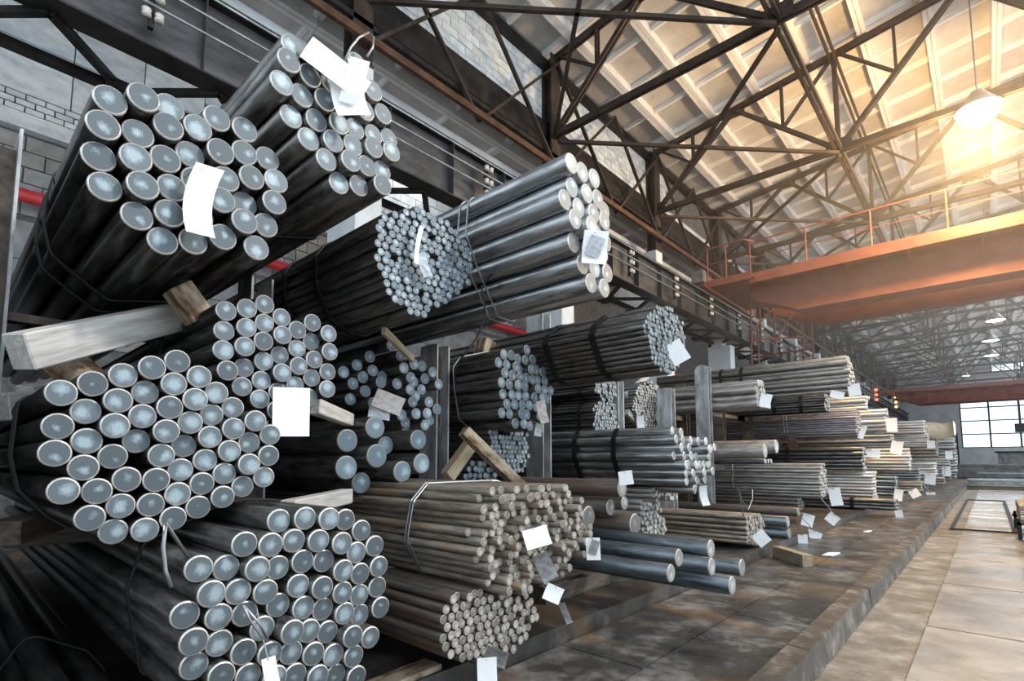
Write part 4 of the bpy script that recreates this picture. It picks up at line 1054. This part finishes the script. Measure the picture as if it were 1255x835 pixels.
w_ = MB(); pts = [(424, 72), (430, 58), (440, 46), (452, 40), (458, 45), (457, 58), (450, 70)]
w_.tube([pX(u, v, -2.27) for u, v in pts], 0.006, 6); tag(w_.build('wire_loop', 'wire', smooth=True), 'bent wire loop standing above the folded white sheets', 'wire')
paper(357, 505, 2.60, 42, 60, 'plain square white tag on the round bars before the pale post', 1, 0)
paper(332, 826, 2.02, 16, 40, 'narrow printed paper tag tied on the ridged-end bars', 12, 0, bend=0.1, wire=(-10, -60))
w_ = MB(); w_.tube([snap(pX(203, 640, -2.1))] + [pX(u, v, -2.03) for u, v in ((203, 642), (200, 670), (203, 700), (210, 720))], 0.007, 6); tag(w_.build('wire_tail', 'wire', smooth=True), 'pale bent wire tail hanging below the wide blotched bundle', 'wire')
w_ = MB(); w_.tube([pX(u, v, -2.03) for u, v in ((298, 742), (306, 760), (322, 782), (328, 784), (318, 765), (300, 744))], 0.005, 6); tag(w_.build('wire_twist', 'wire', smooth=True), 'twisted tie wire across the ridged-end bars', 'wire')
paper(476, 493, 3.45, 36, 26, 'worn pinkish card lying on the loose slim bars', -22, 10, 'tag_worn', 0.1, None, tilt=0.4)
paper(465, 506, 3.5, 26, 16, 'pale torn label under the worn pinkish card', -8, 0, 'tag_metal', 0.1, None)
paper(513, 300, 2.72, 6, 50, 'sliver of white paper stuck in the round thick rod bundle', -8, 30, bend=0.1, wire=None)
paper(520, 325, 2.72, 12, 30, 'dull metal plate wedged in the round thick rod bundle', 20, 20, 'tag_metal', 0.1, None, name='metal_tag')
paper(729, 303, 1.98, 30, 42, 'crumpled white label on the thick smooth bars', -6, 5, bend=0.12, wire=(0, -8))
paper(729, 302, 1.972, 18, 26, 'dark metal plate on top of the crumpled white label', -22, 5, 'tag_metal', 0.0, None, name='metal_tag')
paper(830, 432, 2.12, 21, 28, 'diamond-hung white tag on the tight round bundle with heavy straps', 28, 0, bend=0.05, wire=(-8, -12))
paper(665, 505, 3.28, 11, 28, 'worn beige tag on the pale-ended bar pack', 12, 10, 'tag_worn', 0.2, (0, -8))
paper(660, 527, 3.3, 9, 16, 'small shiny metal tag under the worn beige one', -10, 0, 'tag_metal', 0.1, (0, -8), 'metal_tag')
paper(658, 659, 2.05, 32, 24, 'tilted white tag on the face of the brown rusty rods', 14, 10, bend=0.08, wire=(16, -8), tilt=0.35)
paper(668, 695, 2.06, 20, 34, 'grey foil label hanging under the tilted white tag', 25, 0, 'tag_metal', 0.1, (6, -14), 'metal_tag')
paper(678, 728, 2.03, 22, 20, 'white tag hanging where the two rod bundles meet', -24, 10, bend=0.08, wire=(-6, -16))
paper(693, 752, 2.0, 8, 26, 'dark foil strip dangling below the white tag of the brown rods', 22, 0, 'tag_metal', 0.1, (-6, -14), 'metal_tag')
paper(597, 824, 2.12, 24, 34, 'white tag at the foot of the dull rod bundle', 2, 5, bend=0.05, wire=(2, -12))
paper(608, 806, 2.16, 28, 20, 'crinkled foil label behind the white tag of the dull rods', -18, 0, 'tag_metal', 0.1, (-6, -8), 'metal_tag')
paper(727, 673, 1.6 + 0.42, 17, 27, 'white tag with a dark metal plate hanging before the blue-grey bars', 2, 0, bend=0.04, wire=(-4, -22))
paper(728, 671, 2.005, 10, 18, 'dark metal plate on the tag before the blue-grey bars', -18, 0, 'tag_metal', 0, None, 'metal_tag')
paper(767, 586, 2.42, 17, 17, 'white tag above the scaly rusty bars', 8, 0, bend=0.05, wire=(-4, -8))
paper(863, 608, 2.55, 9, 24, 'curled white tag under the smooth bars with two straps', 8, 10, bend=0.3, wire=(-2, -10))
paper(785, 520, 4.25, 9, 20, 'little white paper cone by the wire-thin bundle', 5, 0, bend=0.3, wire=None)
for (u, v, F_, w, h, rot, lab) in ((938,491,3.15,13,17,-15,'rounded white tag on the short heavy bars'), (933,660,2.48,16,17,40,'square white tag on the tan-topped thin rods'), (990,638,2.45,13,15,-15,'white tag hung over the thick blue bars'),
    (984,663,2.43,11,15,2,'lower upright white tag below the thick blue bars'), (998,656,2.42,16,10,-20,'lower sideways white tag below the thick blue bars'), (1024,609,2.5,13,22,8,'long white tag at the square-cut grey rods'),
    (1020,636,2.45,13,12,-40,'slanted white tag below the square-cut grey rods'), (1047,478,2.5,13,15,6,'upright white tag on the bright bars near the crane rail'), (1026,484,2.6,15,9,-15,'rounded white tag beside the upright one near the crane rail'),
    (1057,530,2.5,6,16,-20,'thin blue-white tag between mauve rods and bright bars'), (1099,549,2.2,12,16,-12,'big white tag on the pale bar bundle'), (1068,556,2.5,18,10,-6,'pale pink tag on the dark strapped bars'), (1093,521,2.3,11,17,0,'bright white tag before the tan-edged stacks'),
    (1101,607,2.2,9,14,-10,'white tag by the bluish-shine bars'), (1121,605,2.0,10,10,30,'white tag low on the distant racks'), (1141,608,1.9,9,9,0,'square white tag near the platform edge'), (1140,587,1.95,11,14,-8,'white tag with blue clip on the distant racks'), (1073,612,2.3,6,10,0,'tiny white tag at the orange-topped bars'),
    (1141,545,2.1,8,9,0,'white tag beneath the wrapped pack'), (1160,578,1.9,8,12,0,'white tag at the last tan bundle'), (1102,631,1.75,8,11,10,'small tag on the low dark strapped bundle'), (1163,558,1.95,7,10,0,'tag on the grey stack furthest down')):
    paper(u, v, F_, w, h, lab, rot, 8, bend=0.08, wire=(-3, -8))
# hanging wire tail under the thick tubes
w_ = MB(); w_.tube([snap(pX(590, 352, -2.9))] + [pX(u, v, -2.9) for u, v in ((590, 352), (594, 372), (594, 390), (584, 415), (565, 440))], 0.008, 6); tag(w_.build('wire_tail', 'strap_black', smooth=True), 'black wire hanging from the thick smooth bars', 'wire')
w_ = MB(); w_.tube([snap(pX(904, 596, -2.6))] + [pX(u, v, -2.45) for u, v in ((904, 596), (910, 615), (917, 625), (922, 612), (922, 600))], 0.008, 6); tag(w_.build('wire_tail', 'wire', smooth=True), 'loose wire end under the neat grey rods', 'wire')

# --- litter on the platform
for (u, v, w, h, lab) in ((1018, 680, 14, 4, 'scrap of white paper lying on the platform'), (1063, 652, 7, 3, 'tiny paper scrap on the platform near the low bars')):
    p = pZ(u, v, PLAT); k = depth(p) / FPX * w / 2
    o = MB(); o.quadbox([p + Vector((-k, -k * 2, 0.001)), p + Vector((-k * .8, k * 2, 0.001)), p + Vector((k, k * 2.4, 0.001)), p + Vector((k * .7, -k * 1.6, 0.001)), p + Vector((-k, -k * 2, 0.006)), p + Vector((-k * .8, k * 2, 0.006)), p + Vector((k, k * 2.4, 0.02)), p + Vector((k * .7, -k * 1.6, 0.006))])
    tag(o.build('paper_scrap', 'tag_paper'), lab, 'paper scrap')

# --- far end: sheet stacks, cabinet, frames, timber pile by the aisle
def sheets(x0, x1, y0, y1, n, t, label, mat='machine_grey', z=0.0):
    o = thing('sheet_stack', label, 'sheet stack', ((x0 + x1) / 2, (y0 + y1) / 2, z))
    for k in range(2): MB().box((x0, y0 + (y1 - y0) * (0.15 + 0.6 * k), z), (x1, y0 + (y1 - y0) * (0.25 + 0.6 * k), z + 0.2)).build('bearer', 'wood_tan', o)
    for k in range(n):
        d = random.uniform(-.08, .08)
        MB().box((x0 + d, y0 + d, z + 0.2 + k * t), (x1 + d, y1 + d, z + 0.2 + k * t + t * 0.85)).build('sheet', mat, o)
sheets(-1.0, 6, 38, 40, 3, 0.12, 'low stack of grey metal sheets across the far aisle', 'rail_steel')
sheets(-0.6, 5, 44, 47, 5, 0.12, 'taller stack of grey metal sheets behind the low one', 'machine_grey')
sheets(-2.2, 4, 58, 61, 8, 0.14, 'dark stack of sheets before the far window', 'machine_grey')
cb = thing('machine_cabinet', 'dark machine cabinet standing below the far window', 'cabinet', (2.2, 66, 0))
MB().box((0.6, 66, 0), (4.2, 67.5, 2.3)).build('body', 'machine_grey', cb); MB().box((0.4, 65.8, 2.3), (4.4, 67.7, 2.45)).build('top', 'steel_black', cb)
MB().box((0.9, 65.95, 0.3), (2.3, 66, 2.0)).build('door', 'machine_grey', cb); MB().box((2.5, 65.95, 0.3), (3.9, 66, 2.0)).build('door', 'machine_grey', cb)
bx = thing('control_box', 'dark control box hung in front of the far window', 'box', (2.95, 84.3, 4.9))
MB().box((2.4, 84, 4.9), (3.5, 84.6, 5.9)).build('body', 'frame_dark', bx); MB().tube([(2.95, 84.3, 5.9), (2.95, 84.3, 14.0)], 0.05, 6).build('hanger', 'frame_dark', bx)
bx = thing('switch_cabinet', 'tall dark switch cabinet beside the far window', 'cabinet', (-3.6, 84, 0))
MB().box((-4.4, 84, 0), (-2.7, 85, 5.0)).build('body', 'frame_dark', bx); MB().box((-4.2, 83.95, 0.3), (-2.9, 84, 4.7)).build('door', 'machine_grey', bx)
# floor frame set flush around a plate far along the aisle
fr = thing('floor_frame', 'dark steel frame around a pale floor plate down the aisle', 'frame', (-0.2, 15.5, 0))
for lo, hi in (((-0.75, 15.3, 0), (0.35, 15.38, 0.03)), ((0.27, 15.38, 0), (0.35, 27.4, 0.03)), ((-0.75, 27.4, 0), (0.35, 27.5, 0.03)), ((-0.75, 15.38, 0), (-0.69, 27.4, 0.03))): MB().box(lo, hi).build('frame_bar', 'frame_dark', fr)
# pile of offcuts at the aisle
pr = thing('offcut_rack', 'low steel rack holding timber offcuts beside the aisle', 'rack', (1.0, 15, 0))
for x in (0.35, 1.9):
    for y in (14.2, 16.4): MB().box((x - .03, y - .03, 0), (x + .03, y + .03, 0.4)).build('leg', 'frame_dark', pr)
for y in (14.2, 16.4): MB().box((0.3, y - .03, 0.28), (1.95, y + .03, 0.34)).build('cross_bar', 'frame_dark', pr)
for k in range(16):
    z = 0.375 + (k // 5) * 0.085; x = 0.46 + (k % 5) * 0.29
    timber((x, 13.9 + random.uniform(-.3, .3), z), (x + random.uniform(-.02, .02), 16.6 + random.uniform(-.3, .3), z), 0.2, 0.07, random.choice(['wood_tan', 'wood_stained', 'wood_grey']), 'rough timber offcut stacked on the low steel rack', 'offcuts on the low steel rack', name='timber_offcut')
db = thing('tool_box', 'dark blue metal box on the floor by the offcut rack', 'box', (0.75, 12.2, 0))
MB().box((0.42, 11.8, 0.001), (1.3, 12.8, 0.3)).build('body', 'machine_grey', db); MB().box((0.40, 11.78, 0.3), (1.32, 12.82, 0.36)).build('lid', 'steel_black', db)

# --- thin haze volume in the upper hall, added for the flare's warm glow
hz = bpy.data.materials.new('glow_haze'); hz.use_nodes = True; MATS['glow_haze'] = hz
nt = hz.node_tree; nt.nodes.remove(nt.nodes['Principled BSDF'])
vs = N(nt, 'ShaderNodeVolumeScatter'); vs.inputs['Color'].default_value = (1, 0.95, 0.88, 1); vs.inputs['Density'].default_value = 0.012; vs.inputs['Anisotropy'].default_value = 0.3
nt.links.new(vs.outputs[0], nt.nodes['Material Output'].inputs['Volume'])
ha = MB().box((-7.6, 13.0, 5.2), (4.0, 40.0, 12.9)).build('glow_haze', 'glow_haze')
tag(ha, 'thin haze added under the hall roof for the warm glow of the flare', 'haze'); ha['kind'] = 'stuff'
